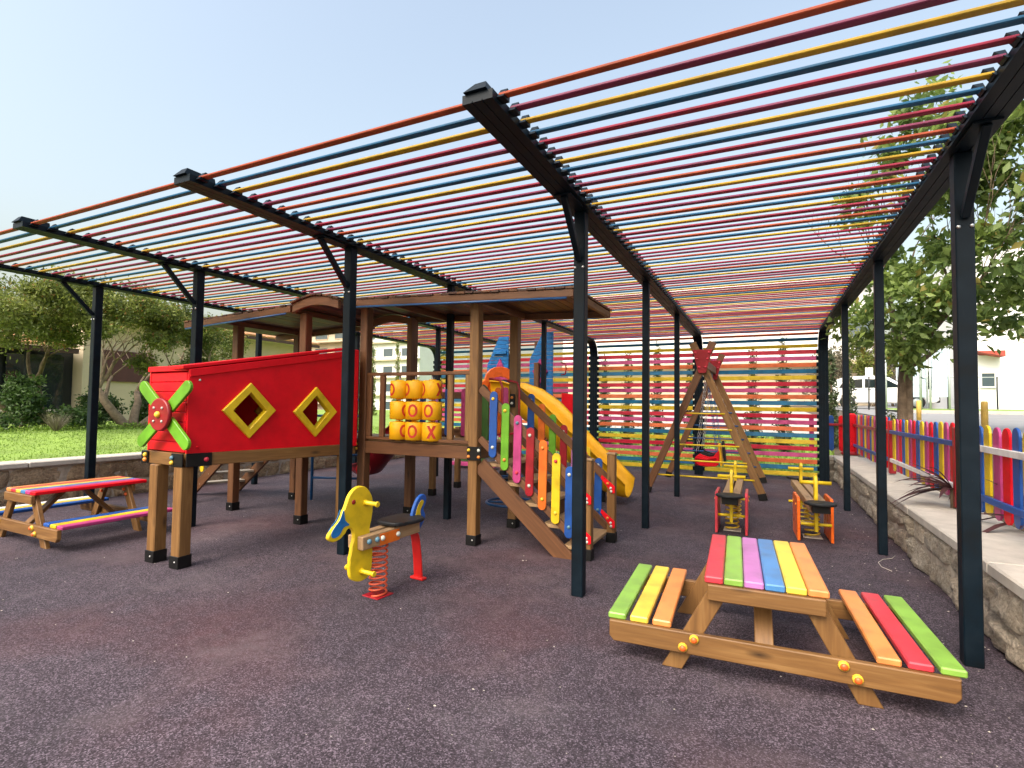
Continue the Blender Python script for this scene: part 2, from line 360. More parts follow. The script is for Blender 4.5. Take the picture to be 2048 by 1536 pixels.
def leaf_cloud(centers, radii, n, size, seed, mat, shell=0.55, aspect=0.5, clump=0, droop=0.0, flat=0.0):
    """n leaves (two triangles each) spread through ellipsoids; light and dark clumps through the rnd attribute"""
    R = np.random.RandomState(seed); C = np.asarray(centers, float); S = np.asarray(radii, float)
    if S.ndim == 1: S = np.repeat(S[:, None], 3, 1)
    w = S.prod(1)**(2/3); k = R.choice(len(C), n, p=w/w.sum())
    d = R.normal(size=(n, 3)); d /= np.linalg.norm(d, axis=1)[:, None]
    rad = shell+(1-shell)*R.rand(n)**0.7
    if clump:
        cd_ = R.normal(size=(len(C)*clump, 3)); cd_ /= np.linalg.norm(cd_, axis=1)[:, None]
        pick = R.randint(0, clump, n)+k*clump
        d = cd_[pick]+R.normal(size=(n, 3))*0.22; rad = (0.55+0.5*R.rand(len(C)*clump))[pick]+R.normal(size=n)*0.09
        base = R.rand(len(C)*clump)[pick]
    else: base = R.rand(n)
    P = C[k]+d*rad[:, None]*S[k]
    ax = R.normal(size=(n, 3)); ax[:, 2] = ax[:, 2]*(1-flat)-droop; ax /= np.linalg.norm(ax, axis=1)[:, None]
    b = R.normal(size=(n, 3)); b = np.cross(ax, b); b /= np.linalg.norm(b, axis=1)[:, None]
    nn = np.cross(ax, b)
    s = size*(0.6+0.8*R.rand(n))[:, None]
    v = np.empty((n, 4, 3)); v[:, 0] = P; v[:, 1] = P+ax*s*0.45+b*s*aspect*0.5+nn*s*0.08
    v[:, 2] = P+ax*s; v[:, 3] = P+ax*s*0.45-b*s*aspect*0.5+nn*s*0.08
    idx = np.arange(n)[:, None]*4; F = np.concatenate([idx+[0, 1, 2], idx+[0, 2, 3]])
    me = bpy.data.meshes.new('leaves'); me.vertices.add(n*4); me.vertices.foreach_set('co', v.reshape(-1).astype(np.float32))
    me.loops.add(len(F)*3); me.loops.foreach_set('vertex_index', F.reshape(-1).astype(np.int32))
    me.polygons.add(len(F)); me.polygons.foreach_set('loop_start', np.arange(0, len(F)*3, 3, dtype=np.int32))
    me.polygons.foreach_set('loop_total', np.full(len(F), 3, np.int32)); me.update(calc_edges=True)
    rv = np.clip(0.55*base+0.45*R.rand(n), 0, 1); rv = np.where(R.rand(n) < 0.025, 0.99, rv*0.93)
    a = me.attributes.new('rnd', 'FLOAT', 'POINT'); a.data.foreach_set('value', np.repeat(rv, 4).astype(np.float32))
    me.materials.append(mat); return me
def grid_mesh(xs, ys, hf, mat):
    V = [(x, y, hf(x, y)) for y in ys for x in xs]; nx = len(xs)
    F = [(j*nx+i, j*nx+i+1, (j+1)*nx+i+1, (j+1)*nx+i) for j in range(len(ys)-1) for i in range(nx-1)]
    return raw_mesh('sheet', V, F, mat, True)
def sst(a, b, x): t = min(1, max(0, (x-a)/(b-a))); return t*t*(3-2*t)
def structure(name, me, parent=None): return tag(link(name, me, parent), kind='structure')
# ------------------------------------------------------------------ setting: ground, lawn, bank, street
def street_h(y): return 1.13+0.0175*(y-8.0)
def lin(a, b, n): return [a+(b-a)*i/n for i in range(n+1)]
structure('ground', grid_mesh([-900, -60, 60, 900], [-900, -60, 140, 900], lambda x, y: -0.06, SOIL))
def surf_h(x, y): return 0.006*noise.noise((x*0.6, y*0.6, 0))*sst(0.5, 2.5, abs(y)+abs(x))*0
structure('playground_surface', grid_mesh([-9.3, 1.6], [-6, 13.3], lambda x, y: 0.0, RUB))
def lawn_h(x, y): return 0.585+0.22*sst(-9.2, -14.0, x)+0.05*noise.noise((x*0.25, y*0.25, 3))*sst(-9.4, -11, x)
structure('lawn', grid_mesh(lin(-40, -9.25, 60), lin(-12, 60, 60), lawn_h, GRASS))
def bank_h(x, y):
    s = street_h(y); b = -0.03+(s-0.02)*sst(12.6, 21.0, y); r = 0.44+(s-0.45)*sst(1.9, 3.1, x)
    k = sst(1.2, 2.2, x); return b*(1-k)+max(b, r)*k
structure('grass_bank', grid_mesh(lin(-9.3, 1.7, 24), lin(13.05, 17.4, 14), lambda x, y: bank_h(x, y)-0.004, GRASS))
structure('paving', grid_mesh(lin(-9.3, 1.7, 24), lin(17.4, 90, 50), lambda x, y: bank_h(x, y)-0.004, CONC))
structure('planting_bed', grid_mesh(lin(1.55, 3.1, 12), lin(-6, 90, 90), bank_h, SOIL))
structure('street', grid_mesh(lin(3.05, 60, 20), lin(-10, 120, 60), lambda x, y: street_h(y), ROADM))
bpy.data.objects['street'].location.z += 0.006
structure('grass_verge', grid_mesh(lin(4.6, 30, 10), lin(23.5, 29.3, 8), lambda x, y: street_h(y)+0.09, GRASS))
structure('kerb', box_mesh(25.4, 0.16, 0.14, CONC, 0.01)).matrix_basis = Matrix.Translation((17.3, 23.4, street_h(23.4)+0.05))
# grass blades on the lawn and the bank
def blades(n, xr, yr, hf, h, seed, mat):
    R = np.random.RandomState(seed); x = xr[0]+(xr[1]-xr[0])*R.rand(n); y = yr[0]+(yr[1]-yr[0])*R.rand(n)
    V = []; F = []; rn = []
    for i in range(n):
        a = R.rand()*6.283; hh = h*(0.5+R.rand()); dx, dy = math.cos(a)*0.012, math.sin(a)*0.012; z = hf(x[i], y[i])-0.005
        lx, ly = (R.rand()-0.5)*hh, (R.rand()-0.5)*hh
        V += [(x[i]-dx, y[i]-dy, z), (x[i]+dx, y[i]+dy, z), (x[i]+lx, y[i]+ly, z+hh)]; F.append((3*i, 3*i+1, 3*i+2))
        r = 0.5*R.rand()+0.4*(0.5+0.5*noise.noise((x[i]*0.5, y[i]*0.5, 1))); rn += [r, r, r]
    return raw_mesh('blades', V, F, mat, False, rn)
tag(link('lawn_grass', blades(26000, (-14.5, -9.45), (1.5, 14), lawn_h, 0.026, 3, LEAFG)), 'short green mown grass on the raised lawn', 'grass', kind='stuff')
tag(link('bank_grass', blades(9000, (-8.5, 1.6), (13.2, 17.3), bank_h, 0.10, 4, LEAFG)), 'bright green grass behind the slatted screen', 'grass', kind='stuff')
# pale crumbs and dry bits on the rubber
def crumbs(n, seed):
    R = np.random.RandomState(seed); V = []; F = []
    for i in range(n):
        y = 1.8+9.5*R.rand()**1.4; x = -7.5+8.7*R.rand()
        if R.rand() < 0.3: x = 1.3-0.5*R.rand()**2
        s = 0.002+0.0045*R.rand()**2; b = len(V); a = R.rand()*6.28
        for k in range(4): V.append((x+s*(1+R.rand())*math.cos(a+k*1.57), y+s*math.sin(a+k*1.57), 0.001))
        V.append((x, y, 0.001+s*0.8))
        for k in range(4): F.append((b+k, b+(k+1) % 4, b+4))
    return raw_mesh('crumbs', V, F, CONC)
tag(link('ground_crumbs', crumbs(420, 5)), 'pale crumbs and grit scattered over the rubber surface', 'grit', kind='stuff')

# ------------------------------------------------------------------ stone walls
def stone_mesh(quad, depth, seed, mat, nx=9, ny=6):
    """quad: four (u, v) corners; local frame u right, v up, w out; domed and knocked about"""
    R = random.Random(seed); cu = sum(q[0] for q in quad)/4; cv = sum(q[1] for q in quad)/4
    V = []; F = []; off = R.random()*100
    for j in range(ny+1):
        for i in range(nx+1):
            s, t = i/nx, j/ny
            a, b = 2*s-1, 2*t-1
            ss = 0.5+0.5*a*math.sqrt(1-0.16*b*b); tt = 0.5+0.5*b*math.sqrt(1-0.16*a*a)
            u = (quad[0][0]*(1-ss)+quad[1][0]*ss)*(1-tt)+(quad[3][0]*(1-ss)+quad[2][0]*ss)*tt
            v = (quad[0][1]*(1-ss)+quad[1][1]*ss)*(1-tt)+(quad[3][1]*(1-ss)+quad[2][1]*ss)*tt
            e = max(abs(a), abs(b)); w = depth*(1-e**7)+depth*1.5*noise.noise((u*7+off, v*7, off))*(1-e**8)+depth*0.7*noise.noise((u*17+off, v*17, off))*(1-e**8)
            if e > 0.99: w = -0.004
            V.append((u-cu, v-cv, w))
    for j in range(ny):
        for i in range(nx): F.append((j*(nx+1)+i, j*(nx+1)+i+1, (j+1)*(nx+1)+i+1, (j+1)*(nx+1)+i))
    return raw_mesh('stone', V, F, mat, True), cu, cv
def stone_wall(name, origin, udir, length, z0, z1, thick, mat, label, rows, wmin, wmax, depth, seed, cop=(0.42, 0.09, 0.05), cop_mat=None):
    """front face in the plane through origin along udir; the normal is udir x z turned outwards"""
    R = random.Random(seed); u = Vector(udir).normalized(); n = u.cross(Vector((0, 0, 1)))
    w = thing(name, origin, label, 'wall'); o = Vector(origin); c = o+u*length/2-n*thick/2
    bar('mortar_core', o-n*thick/2+Vector((0, 0, (z0+z1)/2)), o+u*length-n*thick/2+Vector((0, 0, (z0+z1)/2)), thick, z1-z0, MORT, w, bev=0.0)
    hs = [z0]; 
    for i in range(rows): hs.append(z0+(z1-z0)*(i+1)/rows)
    prev = None
    cuts = []
    for r in range(rows):
        x = -R.random()*wmax*0.5; cs = [x]
        while x < length: x += R.uniform(wmin, wmax); cs.append(x)
        cuts.append(cs)
    def edge(r, x):
        if r in (0, rows): return hs[r]+0.012*math.sin(x*5)
        return hs[r]+(z1-z0)/rows*0.34*noise.noise((x*1.9, r*7.3, seed))+0.03*math.sin(x*3.1+r)
    for r in range(rows):
        for a, b in zip(cuts[r], cuts[r][1:]):
            a2, b2 = max(0, a), min(length, b)
            if b2-a2 < 0.06: continue
            g = 0.006; s1 = R.uniform(-0.16, 0.16)
            q = [(a2+g, edge(r, a2)+g), (b2-g, edge(r, b2)+g), (b2-g+s1*0.5, edge(r+1, b2)-g), (a2+g+s1*0.5, edge(r+1, a2)-g)]
            me, cu, cv = stone_mesh(q, depth*R.uniform(0.6, 1.35), R.randint(0, 9999), mat)
            p = o+u*cu+Vector((0, 0, cv)); p.z = o.z+cv
            M = Matrix(((u.x, 0, n.x, p.x), (u.y, 0, n.y, p.y), (0, 1, 0, p.z), (0, 0, 0, 1)))
            link('stone', me, w, M)
    cw, ch, lap = cop
    k = max(1, int(length/1.9)); L = length/k
    for i in range(k):
        pa = o+u*(L*i+0.003)+n*(lap-cw/2); pb = o+u*(L*(i+1)-0.003)+n*(lap-cw/2); z = o.z+z1+ch/2
        bar('coping_slab', (pa.x, pa.y, z), (pb.x, pb.y, z), cw, ch, cop_mat or CONC, w, bev=0.012)
    return w
stone_wall('stone_wall', (-9.13, -4.0, 0), (0, 1, 0), 17.2, -0.02, 0.56, 0.35, STL, 'low tan rubble wall with concrete coping holding up the lawn', 2, 0.22, 0.62, 0.03, 21, (0.42, 0.075, 0.06))
# the right-hand wall faces -X, so it runs in -Y
stone_wall('stone_wall', (1.34, 13.0, 0), (0, -1, 0), 17.0, -0.02, 0.43, 0.40, STR, 'rough grey rubble wall with broad pale coping under the picket fence', 2, 0.32, 0.85, 0.03, 33, (0.62, 0.085, 0.03))
stone_wall('stone_wall', (1.17, 12.98, 0), (1, 0, 0), 0.62, -0.02, 0.425, 0.30, STR, 'short stub of rubble wall behind the red fence post', 2, 0.26, 0.5, 0.03, 35, (0.34, 0.085, 0.02))

# ------------------------------------------------------------------ picket fence on the right-hand wall
FX = 1.76
fence = thing('picket_fence', (FX, 8, 0.52), 'picket fence of pink, red, blue and yellow boards on the right-hand wall', 'fence')
def picket(c, mat, parent, h=0.76, w=0.098, rotz=0.0, th=0.02):
    k = ('picket', mat.name, round(h, 3), round(w, 3))
    if k not in CACHE: CACHE[k] = plate_mesh(capsule(h, w, 6), th, mat, 0.004)
    M = Matrix.Translation(c) @ Matrix.Rotation(rotz, 4, 'Z') @ Matrix(((0, 0, 1, 0), (1, 0, 0, 0), (0, 1, 0, 0), (0, 0, 0, 1)))
    return link('picket', CACHE[k], parent, M)
PC = [PINK, RED, BLUE, YELL]
sections = [(2.4, 6.62, WHIT, BLUE), (6.82, 9.72, BLUE, WHIT), (9.92, 13.42, DRED, BLUE)]
for si, (ya, yb, top, bot) in enumerate(sections):
    n = int((yb-ya)/0.19); st = (yb-ya)/n
    for i in range(n):
        y = yb-(i+0.5)*st; jit = rng.uniform(-0.008, 0.008)
        picket((FX+rng.uniform(-0.004, 0.004), y, 0.985+jit), PC[(i+[0, 3, 1][si]) % 4], fence, 0.78 if si < 2 else 0.82, 0.136, rotz=rng.uniform(-0.03, 0.03))
    for z, m in ((1.17, top), (0.74, bot)):
        bar('rail', (FX-0.027, ya-0.04, z), (FX-0.027, yb+0.04, z), 0.03, 0.055, m, fence)
for y in (6.72, 9.82): bar('fence_post', (FX, y, 0.53), (FX, y, 1.34), 0.09, 0.09, DRED, fence, (0, 1, 0), 0.01)
bar('corner_post', (FX-0.05, 13.5, 0.515), (FX-0.05, 13.5, 1.42), 0.14, 0.14, RED, fence, (0, 1, 0), 0.03)
box('corner_base', (FX-0.1, 13.45, 0.56), (0.34, 0.26, 0.07), DRED, fence, 0, 0.02)
for i, m in enumerate((RED, BLUE, YELL, PINK)):
    picket((FX-0.24-i*0.19, 13.56, 0.98), m, fence, 0.78, rotz=math.pi/2)
bar('rail', (FX-0.1, 13.53, 1.17), (FX-0.95, 13.53, 1.17), 0.03, 0.05, DRED, fence)

# ------------------------------------------------------------------ wine-leaved plants between the pickets
def strap_leaf(base, dirv, length, width, sag, parent, seed):
    R = random.Random(seed); d = Vector(dirv).normalized(); side = d.cross(Vector((0, 0, 1))).normalized(); V = []; F = []; n = 6
    for i in range(n+1):
        t = i/n; c = d*length*t+Vector((0, 0, -sag*length*t*t)); w = width*(0.55+1.6*t*(1-t))*(1-t**4)
        up = Vector((0, 0, 1))*w*0.35
        V += [c-side*w+up, c, c+side*w+up]
    for i in range(n): F += [(3*i, 3*i+1, 3*i+4, 3*i+3), (3*i+1, 3*i+2, 3*i+5, 3*i+4)]
    rv = R.random(); me = raw_mesh('leaf', V, F, LEAFW, True, [rv]*len(V))
    return link('leaf', me, parent, Matrix.Translation(base))
def cordyline(loc, n, length, label, seed, lean=(0, 0, 0)):
    R = random.Random(seed); p = thing('cordyline', loc, label, 'plant', 'wine-leaved plants behind the fence')
    tube('stem', [loc, (loc[0], loc[1], loc[2]+0.2)], 0.025, BARK, p, 6)
    for i in range(n):
        a = i*2.4+R.uniform(-0.3, 0.3); e = R.uniform(0.1, 1.25)
        d = Vector((math.cos(a)*math.cos(e), math.sin(a)*math.cos(e), math.sin(e)))+Vector(lean)
        strap_leaf((loc[0], loc[1], loc[2]+0.18), d, length*R.uniform(0.7, 1.15), 0.033, R.uniform(0.1, 0.6), p, seed*100+i)
def bed(x, y): return bank_h(x, y)
for i, (x, y, l, n, lean, lab) in enumerate([
    (2.02, 5.75, 0.62, 18, (-0.2, 0, 0), 'spiky wine-red plant behind the pink and blue near pickets'),
    (1.72, 6.78, 0.58, 16, (-0.8, 0.25, -0.25), 'dark wine-red plant spilling through the fence onto the wall coping'),
    (2.0, 7.5, 0.62, 16, (-0.45, 0.3, 0.1), 'wine-red plant pushing long leaves between the pickets beside the big post'),
    (2.05, 10.7, 0.55, 12, (-0.3, 0, 0), 'small dark strappy plant at the far end of the fence')]):
    cordyline((x, y, bed(x, y) if x > 1.8 else 0.52), n, l, lab, 40+i, lean)
tag(tube('wire', [(1.06, 6.0, 0.004), (1.0, 6.12, 0.004), (1.0, 6.28, 0.004), (1.06, 6.42, 0.005), (1.15, 6.5, 0.006), (1.2, 6.62, 0.01)], 0.0028, CONC, None, 5), 'thin pale wire curling up from the ground by the wall', 'wire')

# ------------------------------------------------------------------ trees, shrubs, cypresses
def limb_bm(bm, p, d, length, r, depth, R, spread, ends, up=0.15):
    pts = [Vector(p)]; rad = [r]; n = 4; dd = Vector(d).normalized()
    for i in range(n):
        dd = (dd+Vector((R.uniform(-1, 1), R.uniform(-1, 1), R.uniform(-0.4, 1)*up*3))*0.22).normalized()
        pts.append(pts[-1]+dd*length/n); rad.append(r*(1-0.42*(i+1)/n))
    tube_bm(bm, pts, rad, 7 if depth > 1 else 5)
    if depth == 0: ends.append(pts[-1]); return
    for k in range(R.choice((2, 3)) if depth > 1 else 3):
        a = Vector((R.uniform(-1, 1), R.uniform(-1, 1), R.uniform(-0.25, 0.9))).normalized()
        limb_bm(bm, pts[-1] if k < 2 else pts[-2], dd+a*spread, length*R.uniform(0.6, 0.85), rad[-1]*0.72, depth-1, R, spread, ends, up)
def trunk_part(tree, stems, mat, seed, depth=3, spread=0.75):
    R = random.Random(seed); bm = bmesh.new(); ends = []
    for p, d, l, r in stems: limb_bm(bm, p, d, l, r, depth, R, spread, ends)
    link('trunk', bm_mesh(bm, 'trunk', mat, True), tree); return ends
# old feathery tree on the lawn, many stems
t = thing('lawn_tree', (-14.3, 7.7, 0.8), 'old many-stemmed tree with feathery green crown on the lawn', 'tree')
e1 = trunk_part(t, [((-14.3, 7.75, 0.7), (0.1, -0.75, 0.85), 1.3, 0.13), ((-14.25, 7.85, 0.7), (0.1, 0.7, 0.75), 1.3, 0.15), ((-14.3, 7.8, 0.7), (-0.3, 0.05, 1), 1.25, 0.12)], BARKP, 3, 3, 0.8)
cl = [(-14, 5.0, 3.1), (-14, 5.7, 3.55), (-14.2, 6.6, 3.75), (-13.8, 7.4, 3.75), (-14, 8.3, 3.65), (-14, 9.1, 3.45), (-14.4, 6.2, 2.9), (-13.6, 8.0, 3.0), (-14, 9.3, 2.75), (-13.4, 6.5, 3.15), (-13.9, 9.0, 2.4), (-14.1, 7.9, 2.45)]
link('crown', leaf_cloud(cl, [(0.6, 0.6, 0.5), (0.7, 0.65, 0.55), (0.8, 0.75, 0.55), (0.8, 0.75, 0.55), (0.75, 0.7, 0.55), (0.6, 0.6, 0.5), (0.4, 0.4, 0.25), (0.4, 0.4, 0.25), (0.35, 0.35, 0.3), (0.45, 0.4, 0.25), (0.4, 0.45, 0.22), (0.35, 0.35, 0.2)], 48000, 0.08, 7, LEAFL, 0.3, 0.42, 26), t)
t = thing('lawn_tree', (-16.2, 5.9, 0.8), 'smaller leaning tree with dense green crown in front of the glass doors', 'tree')
trunk_part(t, [((-16.2, 6.7, 0.7), (0.1, -0.2, 1), 1.3, 0.13), ((-16.2, 6.5, 0.7), (0.0, -0.8, 0.8), 1.2, 0.09)], BARK, 6, 3, 0.8)
link('crown', leaf_cloud([(-16.2, 4.5, 3.2), (-16, 5.2, 3.5), (-16.2, 6.0, 3.65), (-16.3, 6.9, 3.5)], [(0.7, 0.7, 0.55), (0.8, 0.8, 0.6), (0.8, 0.8, 0.6), (0.75, 0.75, 0.55)], 20000, 0.085, 8, LEAFL, 0.3, 0.45, 22), t)
t = thing('lawn_tree', (-15.2, 11.6, 0.8), 'thin tree with sparse browning crown beside the cream wall', 'tree')
trunk_part(t, [((-15.2, 11.0, 0.7), (0, 0.1, 1), 1.2, 0.07)], BARKP, 16, 3, 0.7)
link('crown', leaf_cloud([(-15.1, 10.6, 3.2), (-15.2, 11.2, 3.5), (-15, 11.0, 2.6)], [0.45, 0.5, 0.4], 3600, 0.09, 18, LEAFL, 0.2, 0.45, 14), t)
# shrubs along the far edge of the lawn
def shrub(loc, r, h, n, size, label, seed, mat=None, cat='shrub'):
    s = thing('shrub', loc, label, cat, 'shrubs along the lawn edge'); R = random.Random(seed); bm = bmesh.new(); ends = []
    for k in range(4): limb_bm(bm, loc, (R.uniform(-0.6, 0.6), R.uniform(-0.6, 0.6), 1), h*0.35, 0.022, 1, R, 0.7, ends)
    link('stems', bm_mesh(bm, 'stems', BARK, True), s)
    cs = [(loc[0]+R.uniform(-0.5, 0.5)*r, loc[1]+R.uniform(-0.5, 0.5)*r, loc[2]+h*(0.3+0.55*k/5)) for k in range(6)]
    link('foliage', leaf_cloud(cs, [(r*0.6, r*0.6, h*0.26)]*6, n, size, seed, mat or LEAFS, 0.3, 0.5, 14), s)
SH = [(-15.0, 3.9, 0.8, 0.75, 'dark rounded shrub at the far left of the lawn'), (-14.6, 5.0, 0.6, 0.45, 'low bushy shrub in front of the pale garden wall'),
      (-15.0, 5.9, 0.55, 1.2, 'tall dark shrub standing before the glass doors'), (-14.4, 6.7, 0.55, 0.5, 'spreading light green shrub left of the tree trunk'),
      (-15.1, 7.3, 0.5, 0.85, 'upright shrub right behind the leftmost pergola post'), (-15.3, 8.9, 0.6, 0.95, 'dark shrub behind the leaning tree stems'),
      (-14.6, 8.7, 0.55, 0.65, 'small shrub at the foot of the old tree'), (-15, 10.1, 0.8, 0.9, 'broad shrub half hidden behind the red tunnel')]
for i, (x, y, r, h, lab) in enumerate(SH): shrub((x, y, 0.78), r, h, int(4200*r*h)+1500, 0.085, lab, 60+i)
tag(link('ground_cover', leaf_cloud([(-14.1, 3.5+0.45*i, 0.83) for i in range(20)], [(0.4, 0.4, 0.13)]*20, 8000, 0.06, 71, LEAFG, 0.2, 0.5)), 'low bright ground cover along the lawn edge', 'ground cover', kind='stuff')
for i, (y, lab) in enumerate(((4.75, 'dry straw-coloured grass tuft at the left lawn edge'), (5.95, 'dry grass tuft below the tall dark shrub'))):
    g = thing('grass_tuft', (-13.75, y, 0.8), lab, 'grass tuft', 'dry grass tufts'); R = random.Random(i); V = []; F = []; rn = []
    for k in range(140):
        a = R.random()*6.28; l = R.uniform(0.25, 0.5); s = R.uniform(0.05, 0.35); c = (-13.75, y, 0.79); b = len(V)
        V += [(c[0]-0.004, c[1]-0.004, c[2]), (c[0]+0.006, c[1]+0.006, c[2]), (c[0]+math.cos(a)*s, c[1]+math.sin(a)*s, c[2]+l)]; F.append((b, b+1, b+2)); v = R.random(); rn += [v]*3
    link('blades', raw_mesh('blades', V, F, LEAFD, False, rn), g)
# the broad-leaved tree leaning over the fence
t = thing('street_tree', (2.16, 11.0, 0.5), 'broad-leaved tree with rough double trunk behind the picket fence', 'tree')
R = random.Random(5); bm = bmesh.new(); ends = []
tube_bm(bm, [(2.15, 11, 0.45), (2.14, 11, 1.2), (2.15, 11, 1.9), (2.17, 11, 2.35)], [0.12, 0.095, 0.085, 0.08], 10)
tube_bm(bm, [(2.22, 10.95, 0.45), (2.21, 10.93, 1.2), (2.22, 10.94, 2.0), (2.24, 10.95, 2.4)], [0.07, 0.055, 0.05, 0.045], 8)
for d in ((-0.35, -0.3, 1), (0.5, -0.5, 0.9), (0.9, -0.2, 0.7), (-0.2, 0.4, 1), (0.3, -0.9, 0.8)): limb_bm(bm, (2.18, 11, 2.2), d, 1.35, 0.05, 3, R, 0.6, ends, 0.25)
link('trunk', bm_mesh(bm, 'trunk', BARK, True), t)
cc = [(1.5, 10.4, 2.85), (1.95, 10.3, 3.3), (2.3, 10.2, 2.8), (2.5, 10.0, 3.5), (2.2, 10.4, 4.1), (2.6, 9.6, 4.5), (2.9, 9.8, 3.1), (3.2, 9.4, 3.8), (3.2, 9.2, 5.0), (2.7, 9.4, 5.4), (3.5, 9.6, 3.0), (3.6, 9.0, 4.4), (2.1, 10.8, 2.5), (3.4, 9.0, 5.7)]
cc += [(1.55, 10.4, 4.9), (1.95, 10.2, 5.5), (2.3, 9.9, 6.1)]
link('crown', leaf_cloud(cc, [0.42, 0.5, 0.5, 0.6, 0.5, 0.6, 0.45, 0.6, 0.6, 0.55, 0.4, 0.6, 0.35, 0.6, 0.35, 0.4, 0.45], 11000, 0.135, 9, LEAFR, 0.2, 0.5, 13, 0.5), t)
t = thing('street_tree', (5.2, 7.6, 1.0), 'second broad-leaved tree at the right edge with branches in the sky', 'tree')
trunk_part(t, [((5.2, 7.6, 0.9), (-0.15, 0.1, 1), 2.0, 0.13)], BARK, 15, 3, 0.7)
link('crown', leaf_cloud([(4.0, 7.4, 4.3), (4.4, 7.9, 3.6), (5.0, 7.6, 4.8), (4.2, 7.0, 5.2), (5.4, 7.2, 4.0), (3.6, 7.6, 5.0)], [0.7, 0.6, 0.9, 0.8, 0.8, 0.6], 5200, 0.135, 12, LEAFR, 0.2, 0.5, 12, 0.5), t)
def cypress(x, y, h, r, label, seed, group='slim conifers behind the slatted screen'):
    z = bank_h(x, y) if x < 3 else street_h(y); c = thing('cypress', (x, y, z), label, 'conifer', group)
    tube('trunk', [(x, y, z-0.02), (x, y, z+h*0.9)], [0.05, 0.015], BARK, c, 6)
    cs = [(x, y, z+h*(0.08+0.86*k/9)) for k in range(10)]
    link('crown', leaf_cloud(cs, [(r*(1.0-0.07*k), r*(1.0-0.07*k), h*0.09) for k in range(10)], int(2600*h/3), 0.085, seed, LEAFC, 0.2, 0.4, 14), c)
CY = [(-7.4, 15.6, 'leftmost slim conifer behind the rainbow screen'), (-6.1, 15.3, 'second slim conifer from the left behind the screen'), (-4.35, 15.5, 'slim conifer behind the screen left of the first pair'),
      (-3.66, 15.6, 'slim conifer behind the screen, right of a close pair'), (-2.79, 15.5, 'slim conifer behind the screen left of the swing frame'), (-1.89, 15.5, 'slim conifer behind the swing frame'),
      (-0.28, 15.5, 'slim conifer behind the screen right of the swing'), (0.44, 15.5, 'slim conifer nearest the right end of the screen')]
for i, (x, y, lab) in enumerate(CY): cypress(x, y, 2.75+0.3*math.sin(i*2.1), 0.22, lab, 100+i)
cypress(1.6, 16.2, 2.6, 0.2, 'leaning slim conifer just right of the screen', 120); cypress(2.02, 16.3, 2.0, 0.2, 'short slim conifer beside the white car', 121)
cypress(2.6, 14.6, 0.5, 0.22, 'tiny conifer behind the fence beside the red post', 122)

# ------------------------------------------------------------------ buildings
def facade_window(b, c, w, h, axis, glass_m, fr=None, depth=0.08, sill=True):
    """axis 'x': wall faces +-X (window spans Y); 'y': wall faces -Y (window spans X). c is on the wall face; out is the outward normal"""
    ax, out = axis; n = Vector((out, 0, 0)) if ax == 'x' else Vector((0, out, 0)); s = Vector((0, 1, 0)) if ax == 'x' else Vector((1, 0, 0)); c = Vector(c)
    f = part('window', b, c); M = lambda p: (p.x, p.y, p.z)
    t_ = 0.06*max(1, w/2); fm = fr or DKFR
    for sg in (-1, 1):
        bar('frame', M(c+s*sg*(w/2)-Vector((0, 0, h/2))+n*depth/2), M(c+s*sg*(w/2)+Vector((0, 0, h/2))+n*depth/2), t_, depth, fm, f, n, 0)
        bar('frame', M(c-s*(w/2-t_/2)+Vector((0, 0, sg*(h/2-t_/2)))+n*depth/2), M(c+s*(w/2-t_/2)+Vector((0, 0, sg*(h/2-t_/2)))+n*depth/2), depth*0.9, t_, fm, f, (0, 0, 1), 0)
    bar('pane', M(c-s*(w/2-t_/2)+n*0.02), M(c+s*(w/2-t_/2)+n*0.02), 0.03, h-2*t_, glass_m, f, (0, 0, 1), 0)
    return f
b = thing('cream_building', (-21, 16, 0.8), 'low cream building with terracotta roof and dark glass entrance beyond the lawn', 'building')
box('wall', (-24, 13.95, 2.55), (8, 9.3, 3.5), CREAM, b, 0, 0)
for i in range(19):                                                  # tiled eave, one course piece each
    y = 9.1+i*0.5+0.25
    bar('roof_tile', (-19.2, y, 4.28), (-22.6, y, 5.1), 0.47, 0.09, TILE, b, (0, 0, 1), 0.02)
bar('eave_board', (-19.25, 9.1, 4.18), (-19.25, 18.6, 4.18), 0.06, 0.12, WOODD, b)
bar('eave_soffit', (-19.62, 9.1, 4.19), (-19.62, 18.6, 4.19), 0.66, 0.06, BEIGE, b)
bar('sign_panel', (-19.95, 9.85, 2.66), (-19.95, 11.4, 2.66), 0.06, 1.05, MAROON, b)
box('entrance_volume', (-22.6, 6.2, 1.95), (4, 6.2, 2.3), DKFR, b, 0, 0)
for i in range(6):
    y = 3.6+i*0.98
    if i != 4: bar('glass_panel', (-20.55, y-0.46, 1.9), (-20.55, y+0.46, 1.9), 0.05, 2.1, GLAS, b, bev=0)
    bar('mullion', (-20.5, y-0.49, 0.82), (-20.5, y-0.49, 3.05), 0.07, 0.07, DKFR, b, (1, 0, 0))
d = bar('door', (-20.5, 7.56, 1.85), (-20.5, 9.0, 1.85), 0.06, 2.05, GLAS, b, bev=0)
for sg in (-1, 1):
    tube('handle', [(-20.42, 8.28+sg*(0.05+0.12*math.sin(math.pi*k/8)), 1.5+0.5*k/8-0.1) for k in range(9)], 0.015, STEEL, d, 6)
for i in range(13):
    y = 2.7+i*0.5; bar('roof_tile', (-19.6, y, 3.16), (-21.5, y, 3.55), 0.47, 0.09, TILE, b, (0, 0, 1), 0.02)
bar('fascia', (-19.75, 2.4, 3.04), (-19.75, 9.05, 3.04), 0.1, 0.16, WOODD, b)
g = thing('garden_wall', (-17.6, 5.6, 0.8), 'short pale garden wall behind the shrubs', 'wall')
